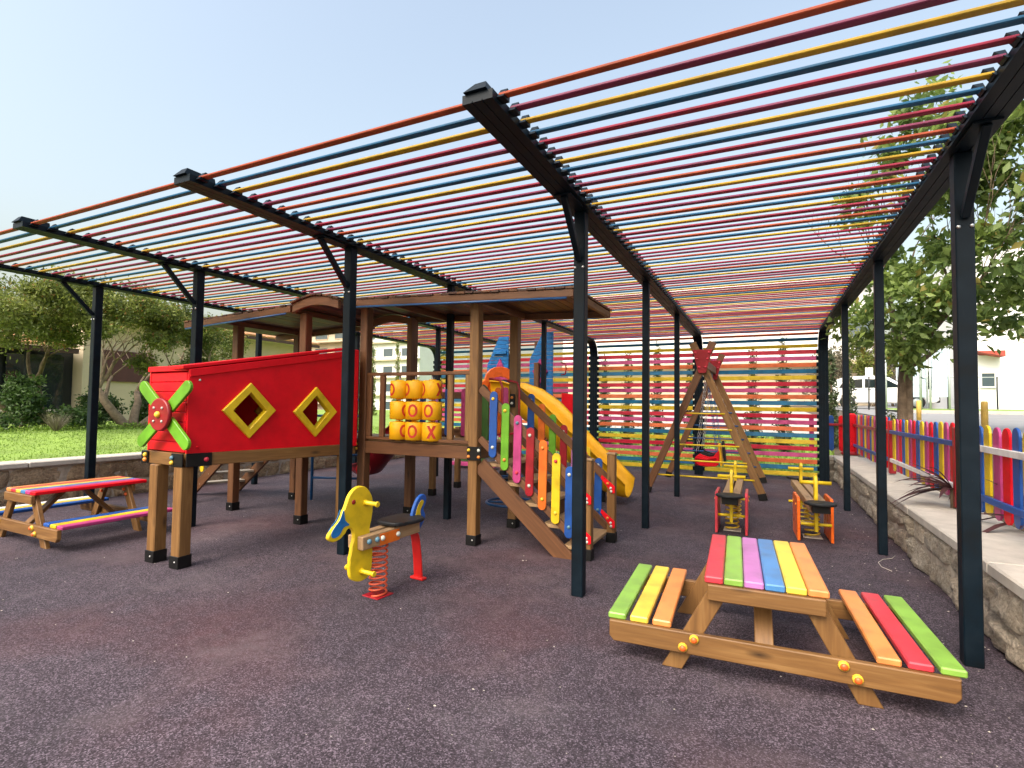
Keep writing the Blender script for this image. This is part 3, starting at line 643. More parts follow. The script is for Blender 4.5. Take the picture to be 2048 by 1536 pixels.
bar('wall_body', (-17.6, 3.0, 0.95), (-17.6, 7.6, 0.95), 0.3, 0.4, BEIGE, g); bar('coping_slab', (-17.58, 2.9, 1.18), (-17.58, 7.7, 1.18), 0.4, 0.06, CONC, g)
# white building behind the screen
b = thing('white_building', (-4, 48, 1.5), 'plain white building behind the conifers and the slatted screen', 'building')
box('wall', (-4.6, 50.5, 8.1), (25, 8, 6.2), WREND, b, 0, 0); box('ground_floor', (-4.6, 51.5, 3.1), (24.6, 8, 3.8), CREAM, b, 0, 0)
bar('eave', (-17.3, 46.1, 11.3), (8.2, 46.1, 11.3), 1.2, 0.2, WREND, b, bev=0)
bar('string_course', (-17.1, 46.44, 5.1), (7.9, 46.44, 5.1), 0.14, 0.3, BEIGE, b, bev=0)
for x in (6.4,): facade_window(b, (x, 46.49, 7.8), 1.6, 1.8, ('y', -1), GLASB, WREND)
# apartment blocks far left of the screen
b = thing('apartment_block', (-36, 47, 0), 'tall white apartment block with rows of windows far behind the tower', 'building')
box('wall', (-36.3, 50, 5.0), (7.6, 9.8, 11), WREND, b, 0, 0)
for k in range(5):
    z = 1.2+k*1.9
    bar('floor_slab', (-40.2, 44.9, z-0.7), (-32.4, 44.9, z-0.7), 0.5, 0.16, BEIGE, b, bev=0)
    for i in range(3): facade_window(b, (-39.0+i*2.45, 45.09, z+0.1), 1.3, 0.95, ('y', -1), GLASB, WREND)
b = thing('apartment_block', (-48, 47, 0), 'beige apartment block with recessed balconies far behind the tunnel', 'building')
box('wall', (-51, 50, 5.6), (18, 9.8, 12.5), BEIGE, b, 0, 0)
for k in range(6):
    z = 2.2+k*1.75
    for i in range(6):
        facade_window(b, (-58.3+i*3.0, 45.09, z), 1.9, 0.8, ('y', -1), GLASB, CREAM)
    bar('balcony_slab', (-60, 44.7, z-0.75), (-42, 44.7, z-0.75), 0.9, 0.14, CREAM, b, bev=0)
#b = thing('side_wall', (-24, 33, 0), 'pale blank wall running back from the cream building', 'wall'); box('wall_body', (-27, 31, 2.6), (8, 9, 3.6), CREAM, b, 0, 0); bar('coping_slab', (-22.95, 26.5, 4.45), (-22.95, 35.5, 4.45), 0.3, 0.1, CONC, b)
for i, (x, y, h, lab) in enumerate(((-20.6, 24.0, 4.2, 'thin conifer against the cream wall above the tunnel'), (-21.0, 28.5, 5.0, 'thin conifer between the two apartment blocks'), (-23.5, 30.0, 5.6, 'tall pale conifer left of the white apartment block'), (-11.5, 17.6, 4.0, 'tall pale conifer seen through the tower railing'))):
    c = thing('cypress', (x, y, 0.6), lab, 'conifer', 'conifers by the buildings'); tube('trunk', [(x, y, 0.5), (x, y, 0.6+h*0.9)], [0.06, 0.015], BARK, c, 6)
    link('crown', leaf_cloud([(x, y, 0.6+h*(0.08+0.86*k/9)) for k in range(10)], [(0.3*(1.0-0.06*k), 0.3*(1.0-0.06*k), h*0.09) for k in range(10)], 3000, 0.11, 130+i, LEAFL, 0.2, 0.4, 12), c)
# white villa on the right
b = thing('white_villa', (9, 33, 1.6), 'white house with small red porch roof across the street', 'building')
box('wall', (12.5, 35, 5.2), (8.5, 8, 7.4), WREND, b, 0, 0)
box('wall', (16.6, 31.5, 4.4), (9, 4, 5.8), WREND, b, 0, 0)
pr = plate('porch_roof', [(0, 0), (1.5, 0), (1.5, -0.42), (0.2, -0.12)], 1.6, paint('porch_red', (0.45, 0.07, 0.05), 0.6), b, zframe((8.45, 30.0, 4.15), (0, -1, 0)) @ Matrix.Scale(0.62, 4), 0.01)
box('porch_wall', (8.95, 30.6, 2.8), (0.9, 0.9, 2.4), WREND, b, 0, 0)
facade_window(b, (8.95, 30.14, 2.9), 0.5, 0.7, ('y', -1), GLASB, WREND); facade_window(b, (11.4, 30.99, 6.3), 0.9, 1.2, ('y', -1), GLASB, DKFR)
for k in range(3): facade_window(b, (13.4+k*2.2, 29.49, 5.6), 1.4, 1.5, ('y', -1), GLASB, DKFR)
bar('balcony_slab', (12.2, 29.3, 4.3), (20, 29.3, 4.3), 1.0, 0.15, GALV, b, bev=0)
# wire fence in front of the villa
f = thing('wire_fence', (9, 29.6, 1.5), 'thin grey wire fence along the grass verge', 'fence')
for i in range(8): x = 7.4+i*1.7; tube('post', [(x, 29.6, street_h(29.6)), (x, 29.6, street_h(29.6)+1.5)], 0.03, DKFR, f, 6)
for z in (0.15, 1.48): tube('wire', [(7.4, 29.6, street_h(29.6)+z), (19.3, 29.6, street_h(29.6)+z)], 0.018, GALV, f, 5)
# arched poster stands
for i, (x, y, lab) in enumerate(((6.25, 26.0, 'nearest arched poster stand across the street'), (6.45, 30.0, 'middle arched poster stand across the street'), (6.75, 34.5, 'farthest arched poster stand across the street'))):
    s = thing('poster_stand', (x, y, street_h(y)), lab, 'poster stand', 'arched poster stands'); z = street_h(y)
    for dx in (-0.3, 0.3): tube('post', [(x+dx, y, z), (x+dx, y, z+2.6)], 0.035, GALV, s, 8)
    box('panel', (x, y, z+1.55), (0.5, 0.06, 1.9), PANEL, s)
    for dy in (-0.12, 0.12): tube('arch', [(x-0.95+1.5*k/8, y+dy, z+2.45+0.5*math.sin(math.pi*(0.12+0.6*k/8))) for k in range(9)], 0.035, WHIT, s, 6)
for i, (x, y, h, lab) in enumerate(((4.75, 27.5, 3.0, 'slim street lamp with short arm behind the tree'), (5.75, 26.5, 3.9, 'pale lamp post beside the nearest poster stand'), (9.9, 26.5, 6.0, 'tall pale pole in front of the white house'))):
    p = thing('lamp_post', (x, y, street_h(y)), lab, 'lamp post'); z = street_h(y)
    tube('pole', [(x, y, z), (x, y, z+h)], [0.05, 0.035], GALV, p, 8); tube('arm', [(x, y, z+h-0.02), (x-0.25, y, z+h+0.1), (x-0.5, y, z+h+0.1)], 0.025, GALV, p, 6); box('lamp_head', (x-0.55, y, z+h+0.08), (0.24, 0.1, 0.05), GALV, p)
for i, (x, y, lab) in enumerate(((3.32, 15.5, 'yellow bollard just right of the tree trunk'), (3.45, 11.8, 'yellow bollard behind the big right-hand post'))):
    z = street_h(y); lathe('bollard', [(0.05, 0), (0.05, 0.44), (0.045, 0.47), (0.035, 0.48)], BOLY, None, Matrix.Translation((x, y, z)), 14); tag(bpy.data.objects['bollard' if i == 0 else 'bollard.001'], lab, 'bollard', 'yellow bollards')
p = thing('street_sign', (4.35, 29, street_h(29)), 'thin dark sign pole in front of the white car', 'sign'); tube('pole', [(4.35, 29, street_h(29)), (4.37, 29, street_h(29)+2.0)], 0.03, DKFR, p, 6); box('plate', (4.37, 28.96, street_h(29)+1.75), (0.3, 0.02, 0.42), WHIT, p)
# scrub and trees behind the street
def scrub(x, y, r, h, n, mat, label, seed, sz=0.2):
    z = street_h(min(y, 60)); s = thing('scrub_tree', (x, y, z), label, 'tree', 'trees across the street'); R = random.Random(seed); bm = bmesh.new(); ends = []
    for k in range(2): limb_bm(bm, (x+k*0.2, y, z-0.05), (R.uniform(-0.4, 0.4), 0, 1), h*0.32, 0.09, 2, R, 0.7, ends)
    link('trunk', bm_mesh(bm, 'trunk', BARK, True), s)
    cs = [(x+R.uniform(-0.6, 0.6)*r, y+R.uniform(-0.4, 0.4)*r, z+h*R.uniform(0.3, 0.95)) for k in range(9)]
    link('crown', leaf_cloud(cs, [r*R.uniform(0.35, 0.6) for k in range(9)], n, sz, seed, mat, 0.2, 0.5, 14), s)
scrub(3.6, 40, 1.6, 3.2, 3500, LEAFD, 'greyish dry tree behind the white car', 201); scrub(6.3, 42, 1.5, 4.4, 3600, LEAFL, 'grey-green tree behind the trunk across the street', 202)
scrub(8.0, 44, 2.2, 6.2, 5200, LEAFD, 'big pale dry tree behind the poster stands', 203); scrub(7.4, 36, 1.1, 1.8, 2600, LEAFC, 'dark green bush under the poster stands', 204, 0.14)
scrub(10.5, 46, 2.4, 6.5, 4200, LEAFC, 'tall dark tree behind the villa porch', 205)
# parked white car
def parked_car(loc, rotz, label):
    global T
    T = Matrix.Translation(loc) @ Matrix.Rotation(rotz, 4, 'Z')
    c = link('parked_car', None); tag(c, label, 'car')
    prof = [(-2.2, 0.35), (-2.25, 0.75), (-2.15, 1.0), (-1.9, 1.45), (-1.5, 1.62), (-0.3, 1.66), (0.35, 1.55), (1.05, 1.08), (1.9, 0.95), (2.2, 0.78), (2.25, 0.45), (2.1, 0.3), (1.75, 0.3), (1.65, 0.55), (1.4, 0.66), (1.15, 0.55), (1.05, 0.3), (-1.05, 0.3), (-1.15, 0.55), (-1.4, 0.66), (-1.65, 0.55), (-1.75, 0.3)]
    up = Matrix(((1, 0, 0, 0), (0, 0, -1, 0), (0, 1, 0, 0), (0, 0, 0, 1)))
    plate('body', prof, 1.7, CARW, c, up, 0.05)
    for sg in (-1, 1):
        for o in ([(-1.75, 1.05), (-1.55, 1.42), (-0.75, 1.5), (-0.75, 1.05)], [(-0.65, 1.05), (-0.65, 1.5), (0.25, 1.44), (0.85, 1.07)]):
            plate('side_window', o, 0.03, GLAS, c, Matrix.Translation((0, sg*0.845, 0)) @ up, 0.0)
        plate('door_handle', [(0, 0), (0.16, 0), (0.16, 0.03), (0, 0.03)], 0.03, DKFR, c, Matrix.Translation((-0.55, sg*0.86, 0.95)) @ up, 0.0)
        for x in (-1.4, 1.4):
            w = lathe('wheel', [(0.2, -0.1), (0.31, -0.1), (0.33, -0.06), (0.33, 0.06), (0.31, 0.1), (0.2, 0.1)], TYRE, c, Matrix.Translation((x, sg*0.76, 0.33)) @ Matrix.Rotation(math.pi/2, 4, 'X'), 20)
            lathe('rim', [(0.02, -0.11), (0.2, -0.105), (0.2, 0.105), (0.02, 0.11)], GALV, w, Matrix.Translation((x, sg*0.76, 0.33)) @ Matrix.Rotation(math.pi/2, 4, 'X'), 16)
        box('headlight', (2.17, sg*0.62, 0.74), (0.1, 0.36, 0.13), GLASB, c)
    box('windscreen', (0.72, 0, 1.33), (0.9, 1.4, 0.03), GLAS, c, 0, 0).matrix_basis = WM[c.name].inverted() @ T @ Matrix.Translation((0.72, 0, 1.335)) @ Matrix.Rotation(0.59, 4, 'Y')
    box('bumper', (2.2, 0, 0.46), (0.16, 1.6, 0.26), TYRE, c, 0, 0.03)
    T = I4.copy()
parked_car((5.3, 32.0, street_h(32.0)), -0.15, 'white car parked across the street, seen behind the fence')
# ------------------------------------------------------------------ pergola
CX = [1.10, -1.34, -3.79, -6.20, -8.40]
HB, RW, RD = 3.08, 0.18, 0.05
YB = 12.52
perg = thing('pergola', (-3.7, 7.5, 0), 'dark steel pergola roofed and screened with rainbow-coloured slats', 'pergola')
# rafter that bends down into the back post
sec = [(-RW/2, 0), (-0.032, 0), (-0.032, 0.007), (-0.027, 0.007), (-0.027, 0), (0.027, 0), (0.027, 0.007), (0.032, 0.007), (0.032, 0), (RW/2, 0), (RW/2, RD), (-RW/2, RD)]
def rafter(x):
    path = [(2.32, HB)]; nrm = [(0, 1)]
    yc, zc, r = YB-0.02-0.36, HB-0.36+0.0, 0.36
    path.append((yc, HB)); nrm.append((0, 1))
    for k in range(1, 7):
        a = math.pi/2*k/6; path.append((yc+r*math.sin(a), zc+r*math.cos(a))); nrm.append((math.sin(a), math.cos(a)))
    path.append((yc+r, 0.0)); nrm.append((1, 0))
    bm = bmesh.new(); rings = []
    for (y, z), n in zip(path, nrm): rings.append([bm.verts.new((u, y+n[0]*v-2.32, z+n[1]*v)) for u, v in sec])
    m = len(sec)
    for a, b in zip(rings, rings[1:]):
        for k in range(m): bm.faces.new((a[k], a[(k+1) % m], b[(k+1) % m], b[k]))
    bm.faces.new(rings[0]); bm.faces.new(rings[-1][::-1])
    return link('rafter', bm_mesh(bm, 'rafter', METB), perg, Matrix.Translation((x, 2.32, 0)))
def end_cap(x, r):
    V = [(-0.075, 0, 0), (0.06, 0, 0), (0.045, 0.03, 0.05), (-0.02, 0.03, 0.05), (-0.075, 0.24, 0), (0.06, 0.24, 0), (0.045, 0.24, 0.05), (-0.02, 0.24, 0.05)]
    F = [(0, 1, 2, 3), (4, 7, 6, 5), (0, 4, 5, 1), (1, 5, 6, 2), (2, 6, 7, 3), (3, 7, 4, 0)]
    link('end_cap', raw_mesh('cap', V, F, METB), r, Matrix.Translation((x, 2.30, HB+RD+0.003)))
PITCH_S = 0.1368; ZS = HB+0.045
roof_y = [2.40+PITCH_S*k for k in range(72)]
wall_z = [2.70-0.1348*k for k in range(20)]
corner = [(YB-0.38+0.41*math.sin(math.radians(a)), HB-0.36+0.41*math.cos(math.radians(a)), a) for a in (12, 33, 54, 75)]
for ci, x in enumerate(CX):
    r = rafter(x); end_cap(x, r)
    # slat clips on both flanks: too small to pick apart, one part per rafter
    V = []; F = []
    for sg in (-1, 1):
        if (ci == 0 and sg == 1): continue
        for y in roof_y:
            b0 = len(V); xa, xb = x+sg*(RW/2+0.001), x+sg*(RW/2+0.042)
            for xx in (xa, xb): V += [(xx if sg > 0 else x+sg*(RW/2+(0.001 if xx == xa else 0.008)), y-0.040, ZS-0.024), (xx if sg > 0 else x+sg*(RW/2+(0.001 if xx == xa else 0.008)), y+0.036, ZS-0.022), (xx, y+0.04, ZS+0.036), (xx, y+0.01, ZS+0.042)]
            F += [(b0, b0+1, b0+2, b0+3), (b0+7, b0+6, b0+5, b0+4)]+[(b0+k, b0+4+k, b0+4+(k+1) % 4, b0+(k+1) % 4) for k in range(4)]
        for z in wall_z:
            b0 = len(V); xa, xb = x+sg*(RW/2+0.001), x+sg*(RW/2+0.035)
            for xx in (xa, xb): V += [(xx, YB-0.01, z-0.045), (xx, YB+0.06, z-0.045), (xx, YB+0.06, z+0.05), (xx, YB-0.03, z+0.03)]
            F += [(b0, b0+1, b0+2, b0+3), (b0+7, b0+6, b0+5, b0+4)]+[(b0+k, b0+4+k, b0+4+(k+1) % 4, b0+(k+1) % 4) for k in range(4)]
    tag(link('slat_clips', raw_mesh('clips', V, F, METB), perg), kind='stuff')
def pergola_post(x, y, top=HB-0.002, w=0.12, brace=False, foot=True):
    p = bar('post', (x, y, 0), (x, y, top), w, w, METB, perg, (0, 1, 0), 0.006)
    if False: box('base_plate', (x, y, 0.006), (w+0.09, w+0.07, 0.008), METB, p, 0, 0.001)
    if brace:
        bar('brace', (x, y-w/2-0.005, top-0.40), (x, y-0.42, top-0.012), 0.045, 0.05, METB, perg)
        for sg in (-1, 1): bolt((x+sg*0.032, y-w/2-0.001, top-0.46), (0, -1, 0), STEEL, p, 0.012)
        box('bracket', (x, y-0.30, top-0.008), (0.13, 0.30, 0.012), METB, perg, 0, 0.001)
FR = [4.05, 4.05, 4.05, 4.05, 4.05]
for ci, x in enumerate(CX): pergola_post(x, FR[ci], brace=True, w=0.094)
for x, y in ((CX[0], 6.66), (CX[0], 9.26), (CX[1], 6.66), (CX[1], 9.26), (-3.76, 5.90), (CX[2], 9.26), (CX[3], 6.66), (CX[3], 9.26), (CX[4], 6.66), (CX[4], 9.26)): pergola_post(x, y, w=0.082)
CYC = [CRIM, PLUM, ORSL, BLSL, YESL]  # roof colours with the shade painted in
WCY = [WCRI, WPIN, WORA, WBLU, WYEL]  # screen colours with the light painted in
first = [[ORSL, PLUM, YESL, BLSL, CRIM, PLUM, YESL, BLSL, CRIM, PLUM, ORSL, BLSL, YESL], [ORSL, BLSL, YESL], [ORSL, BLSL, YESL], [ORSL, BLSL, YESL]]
rest = {}; made = 0
def slat(bay, y, z, tilt, w, mat, part_it):
    xa, xb = CX[bay+1]+RW/2+0.004, CX[bay]-RW/2-0.004; L = xb-xa
    M = Matrix.Translation(((xa+xb)/2, y+rng.uniform(-0.003, 0.003), z+rng.uniform(-0.002, 0.002))) @ Matrix.Rotation(math.radians(tilt+rng.uniform(-5, 5)), 4, 'X') @ Matrix.Rotation(rng.uniform(-0.0022, 0.0022), 4, 'Z') @ Matrix.Rotation(rng.uniform(-0.0016, 0.0016), 4, 'Y')
    if part_it: link('slat', box_mesh(round(L, 2), w, 0.016, mat, 0.004), perg, M)
    else:
        me = box_mesh(round(L, 2), w, 0.016, mat, 0.004); V, F = rest.setdefault(mat.name, ([], [])); o = len(V)
        V += [tuple(M @ v.co) for v in me.vertices]; F += [[i+o for i in p.vertices] for p in me.polygons]
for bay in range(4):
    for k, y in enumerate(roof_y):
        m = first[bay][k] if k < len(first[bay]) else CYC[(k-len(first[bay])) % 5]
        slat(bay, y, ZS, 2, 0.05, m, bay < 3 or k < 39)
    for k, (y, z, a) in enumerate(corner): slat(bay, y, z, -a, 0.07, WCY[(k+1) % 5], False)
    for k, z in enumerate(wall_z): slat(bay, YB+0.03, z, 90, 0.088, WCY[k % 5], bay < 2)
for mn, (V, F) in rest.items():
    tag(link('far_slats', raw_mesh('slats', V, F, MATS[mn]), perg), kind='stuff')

# ------------------------------------------------------------------ play structure: two decks, roofs, tunnel, stairs
ps = thing('play_structure', (-4.4, 5.2, 0), 'wooden play tower with roofs, red tunnel and rainbow-sided stairs', 'play structure')
PW = 0.11
DZ0, DZ1 = 0.91, 1.05
def foot_post(x, y, top, mat=WOOD, w=PW, parent=None, bolts=True):
    p = bar('post', (x, y, 0.10), (x, y, top), w, w, mat, parent or ps, (0, 1, 0), 0.008)
    box('post_shoe', (x, y, 0.055), (w+0.014, w+0.014, 0.11), BLKM, p, 0, 0.004)
    if bolts: bolt((x+0.02, y-w/2-0.007, 0.06), (0, -1, 0), STEEL, p, 0.009)
    return p
Ax, Ay, Bx, By = -2.83, 4.97, -2.80, 5.90
Lx = -4.37
for x, y, t in ((Ax, Ay, 2.60), (Bx, By, 2.60), (Lx, Ay, 2.66), (Lx, By, 2.66)): foot_post(x, y, t, WOODR if x < -4 else WOOD)
bar('post', (Lx+0.16, By-0.25, 1.06), (Lx+0.16, By-0.25, 2.64), 0.08, 0.08, WOODR, ps, (0, 1, 0))
# second deck on the left
Mx0, Mx1 = -6.66, -5.20
for x, y, t in ((Mx0, 4.95, 2.58), (Mx1, 4.80, 2.62), (-6.60, 5.95, 2.58), (-7.66, 4.90, 0.9), (Mx1, 5.9, 2.62)): foot_post(x, y, t, WOODR if t > 1 else WOOD)
# deck frames and boards
def deck(name, x0, x1, y0, y1):
    d = part(name, ps, ((x0+x1)/2, (y0+y1)/2, DZ1))
    for y in (y0, y1): bar('edge_beam', (x0, y, (DZ0+DZ1)/2), (x1, y, (DZ0+DZ1)/2), 0.045, DZ1-DZ0, WOODR, d)
    for x in (x0+0.024, x1-0.024): bar('edge_beam', (x, y0+0.024, (DZ0+DZ1)/2-0.003), (x, y1-0.024, (DZ0+DZ1)/2-0.003), 0.045, DZ1-DZ0-0.006, WOODR, d)
    n = int((y1-y0-0.05)/0.1)
    for i in range(n):
        y = y0+0.03+(i+0.5)*(y1-y0-0.06)/n; bar('deck_board', (x0+0.03, y, DZ1+0.012), (x1-0.03, y, DZ1+0.012), (y1-y0-0.06)/n-0.008, 0.024, WOODP, d)
    return d
deck('deck', Lx-0.03, Ax+0.03, Ay-0.02, By+0.02)
deck('deck', Mx0, Lx-0.09, 4.88, 5.92)
# black corner brackets with caps
def bracket(x, y, parent, z=(DZ0+DZ1)/2, dx=0.17, caps=(CAPO, CAPY)):
    b = box('corner_bracket', (x, y-0.068, z), (dx, 0.012, 0.145), BLKM, parent, 0, 0.003)
    for sx in (-1, 1):
        for k, sz in enumerate((-1, 1)): bolt((x+sx*dx*0.36, y-0.075, z+sz*0.035), (0, -1, 0), (CAPO if k == 0 else (CAPW if sx > 0 else CAPY)), b, 0.018)
bracket(Ax+0.03, Ay, ps); 
b = box('corner_bracket', (Bx, By-0.068, 1.56), (0.07, 0.02, 0.16), BLKM, ps)
for k in (-1, 1): bolt((Bx, By-0.078, 1.56+k*0.035), (0, -1, 0), CAPO if k > 0 else CAPW, b, 0.018)
for z in (DZ0+0.045, DZ0+0.1): bolt((Lx-0.075, Ay-0.045, z), (0, -1, 0), CAPY, ps, 0.018)
# railing with noughts and crosses
rail = part('railing', ps, (-3.6, Ay, DZ1)); ry = Ay-0.01
bar('top_rail', (Lx+0.05, ry, 1.85), (Ax-0.05, ry, 1.85), 0.045, 0.04, WOODR, rail)
bar('bottom_rail', (Lx+0.05, ry, 1.09), (Ax-0.05, ry, 1.09), 0.045, 0.035, WOODR, rail)
for x in (Lx+0.085, -4.09, -3.14, Ax-0.08): bar('baluster', (x, ry, 1.108), (x, ry, 1.83), 0.07, 0.04, WOOD if x > -3.5 else WOODR, rail, (0, 1, 0))
# back railing with coloured boards
brl = part('railing', ps, (-3.6, By, DZ1))
for z in (1.14, 1.62): bar('bottom_rail', (Lx+0.05, By, z), (Bx-0.6, By, z), 0.045, 0.09, WOODR, brl)
for x, m in ((-4.15, BLUE), (-3.95, PURP), (-3.75, BLUE), (-3.5, PINK)):
    plate('board', capsule(0.62, 0.09), 0.022, m, brl, zframe((x, By-0.04, 1.40), (0, -1, 0)), 0.003)
for z in (1.12, 1.6):
    b = box('corner_bracket', (Lx+0.08, By-0.06, z), (0.1, 0.03, 0.13), BLKM, brl); bolt((Lx+0.08, By-0.077, z), (0, -1, 0), STEEL, b, 0.02)
# noughts and crosses cylinders on three rods
ttt = part('noughts_and_crosses', ps, (-3.6, ry, 1.4))
CR, CHt = 0.112, 0.205
xs3 = [-3.84, -3.615, -3.385]; zs3 = [1.665, 1.425, 1.19]
def cyl_patch(loops, radius, zoff):       # closed ribbons of (angle, z) pairs -> thin raised letter on the cylinder
    V = []; F = []
    for outer, inner in loops:
        b = len(V); n = len(outer)
        for a, z in outer: V.append((radius*math.sin(a), -radius*math.cos(a), z))
        for a, z in inner: V.append((radius*math.sin(a), -radius*math.cos(a), z))
        for k in range(n): F.append((b+k, b+(k+1) % n, b+n+(k+1) % n, b+n+k))
    return V, F
def letter(kind, ang):
    if kind == 'O':
        n = 24; o = [(ang+0.056/CR*math.cos(2*math.pi*k/n), 0.073*math.sin(2*math.pi*k/n)) for k in range(n)]
        i = [(ang+0.033/CR*math.cos(2*math.pi*k/n), 0.048*math.sin(2*math.pi*k/n)) for k in range(n)]
        return cyl_patch([(o, i)], CR+0.0015, 0)
    V = []; F = []
    for sg in (-1, 1):
        b = len(V); n = 8
        for k in range(n+1):
            t_ = -1+2*k/n
            for e in (-1, 1): a = ang+(sg*t_*0.038+e*0.0155)/CR; V.append(((CR+0.0015+0.0004*sg)*math.sin(a), -(CR+0.0015+0.0004*sg)*math.cos(a), t_*0.071))
        for k in range(n): F.append((b+2*k, b+2*k+1, b+2*k+3, b+2*k+2))
    return V, F
LETRED = paint('letter_red', (0.52, 0.025, 0.012), 0.4)
spec = {(0, 0): [('O', -1.05), ('O', 1.15)], (1, 0): [('O', -1.15), ('O', 1.15)], (2, 0): [('O', -1.3), ('X', 0.85)],
        (0, 1): [('O', 0.72)], (1, 1): [('O', -0.3)], (2, 1): [('O', -0.42)], (0, 2): [('O', 0.55)], (1, 2): [('O', -0.3)], (2, 2): [('X', -0.05)]}
for i, x in enumerate(xs3):
    tube('rod', [(x, ry, 1.09), (x, ry, 1.83)], 0.012, STEEL, ttt, 8)
    for j, z in enumerate(zs3):
        c = lathe('cylinder', [(0.03, -CHt/2-0.012), (0.04, -CHt/2-0.012), (0.045, -CHt/2-0.002), (CR-0.012, -CHt/2), (CR, -CHt/2+0.008), (CR, CHt/2-0.008), (CR-0.012, CHt/2), (0.045, CHt/2+0.002), (0.04, CHt/2+0.012), (0.03, CHt/2+0.012)], PLYL, ttt, Matrix.Translation((x, ry, z)), 28)
        for kind, ang in spec[(i, j)]:
            va = -math.atan2(x, ry)          # face the letters along the sight line they are turned to
            V, F = letter(kind, ang+va); link('cross' if kind == 'X' else 'nought', raw_mesh('mark', V, F, LETRED, False), c, Matrix.Translation((x, ry, z)))
# hoop handles at the stair head
for y in (Ay+0.35, By-0.12):
    tube('hoop_handle', [(Ax+0.02, y, 1.12), (Ax+0.02, y, 1.15), (Ax+0.13, y, 1.17), (Ax+0.15, y, 1.25), (Ax+0.15, y, 1.7), (Ax+0.12, y, 1.78), (Ax+0.02, y, 1.80), (Ax-0.02, y, 1.80)], 0.014, DRED, ps, 8)
tube('cross_bar', [(Ax-0.4, By-0.02, 1.48), (Bx+0.02, By-0.02, 1.48)], 0.014, STEEL, ps, 8)
plate('arched_panel', [(0, -0.5), (0.16, -0.5), (0.16, 0.1), (0.13, 0.17), (0.08, 0.2), (0.03, 0.17), (0, 0.1)], 0.03, DGRN, ps, zframe((-3.16, By-0.3, 1.55), (0, -1, 0)), 0.004)
for x, m in ((-2.98, ORNG), (-2.88, PINK)): plate('side_board', capsule(0.6, 0.085), 0.022, m, ps, zframe((x, By-0.1, 1.42), (0, -1, 0)), 0.003)
# stairs down to the right
st = part('stairs', ps, (-2.2, 5.4, 0)); S0, S1 = -2.76, -1.60
def stair_z(x, z_at): return z_at-(x-S0)*0.872
for y, near in ((Ay-0.01, True), (By-0.02, False)):
    for nm, z0, h in (('stringer', 0.86, 0.17), ('handrail', 1.68, 0.085), ('mid_rail', 1.14, 0.07)):
        bar(nm, (S0, y, z0), (S1, y, stair_z(S1, z0)), 0.042, h, WOODR, st, (0, 0, 1))
cols = [BLUE, GREN, PINK, DRED, ORNG, YELL, BLUE]; caps = [CAPY, CAPY, CAPB, CAPW, CAPO, CAPR, CAPW]
for i in range(7):
    x = -2.585+i*0.1425; z = 1.295-i*0.123
    for y, ms in ((Ay-0.043, cols), (By+0.015, [BLUE, ORNG, GREN, DRED, PURP, YELL, BLUE])):
        p = plate('paddle', capsule(0.70, 0.088), 0.02, ms[i], st, zframe((x, y, z), (0, -1, 0)) @ Matrix.Rotation(-0.012, 4, 'Z'), 0.003)
        for dz in (-0.24, 0.27): bolt((x, y-0.011, z+dz), (0, -1, 0), caps[i] if dz > 0 else caps[(i+3) % 7], p, 0.018)
for i in range(5): x = -2.6+i*0.225; bar('tread', (x, Ay+0.015, 0.86-i*0.19), (x, By-0.045, 0.86-i*0.19), 0.23, 0.035, WOODP, st)
for x, y in ((-1.57, 5.02), (-1.54, 5.80)):
    p = foot_post(x, y, 0.965, WOOD, 0.09, ps, False)
    plate('post_cap', [(-0.05, -0.05), (0.05, -0.05), (0.05, 0.05), (-0.05, 0.05)], 0.02, WOODP, p, Matrix.Translation((x, y, 0.975)), 0.006)
    for z in (0.64, 0.26):
        b = plate('joint_plate', [(-0.11, 0.06), (-0.10, 0.10), (0.05, -0.02), (0.05, -0.09), (0.02, -0.10)], 0.012, RED, ps, zframe((x, y-0.055, z), (0, -1, 0)), 0.002)
        for q in ((-0.03, 0.01), (0.005, -0.04), (0.01, -0.075)): bolt((x+q[0], y-0.063, z+q[1]), (0, -1, 0), CAPO if q[0] < 0 else CAPW, b, 0.015)
# roofs
def plank_roof(x0, x1, zf, y0, y1, n, mat=WOODD):
    r = part('roof', ps, ((x0+x1)/2, (y0+y1)/2, zf(x0))); w = (x1-x0)/n
    for i in range(n):
        x = x0+(i+0.5)*w; s = (zf(x+0.01)-zf(x-0.01))/0.02
        bar('roof_plank', (x, y0+rng.uniform(-0.012, 0.012), zf(x)+rng.uniform(-0.003, 0.003)), (x, y1, zf(x)), w-0.006, 0.022, WOODD if i % 3 else WOODR, r, (-s, 0, 1), 0.002)
    return r
zr = lambda x: 2.735-0.036*(x-Lx)
r1 = plank_roof(-4.46, -1.62, zr, 4.72, 6.08, 28)
for y in (4.75, 6.05): bar('roof_beam', (-4.46, y, zr(-4.46)-0.052), (-1.64, y, zr(-1.64)-0.052), 0.045, 0.075, WOODR, r1)
bar('roof_beam', (-1.66, 4.78, zr(-1.64)-0.052), (-1.66, 6.02, zr(-1.64)-0.052), 0.045, 0.07, WOOD, r1)
for x in (-3.9, -2.75): bar('roof_beam', (x, 4.78, zr(x)-0.05), (x, 6.02, zr(x)-0.05), 0.05, 0.07, WOODR, r1)
tube('gutter_strip', [(-4.4, 4.71, zr(-4.4)-0.105), (-1.7, 4.71, zr(-1.7)-0.105)], 0.012, BLUT, r1, 6)
zl = lambda x: 2.70+0.045*(x+5.2)
r2 = plank_roof(-7.3, -5.22, zl, 4.58, 6.15, 21)
for y in (4.6, 6.12): bar('roof_beam', (-7.3, y, zl(-7.3)-0.052), (-5.24, y, zl(-5.24)-0.052), 0.045, 0.075, WOODR, r2)
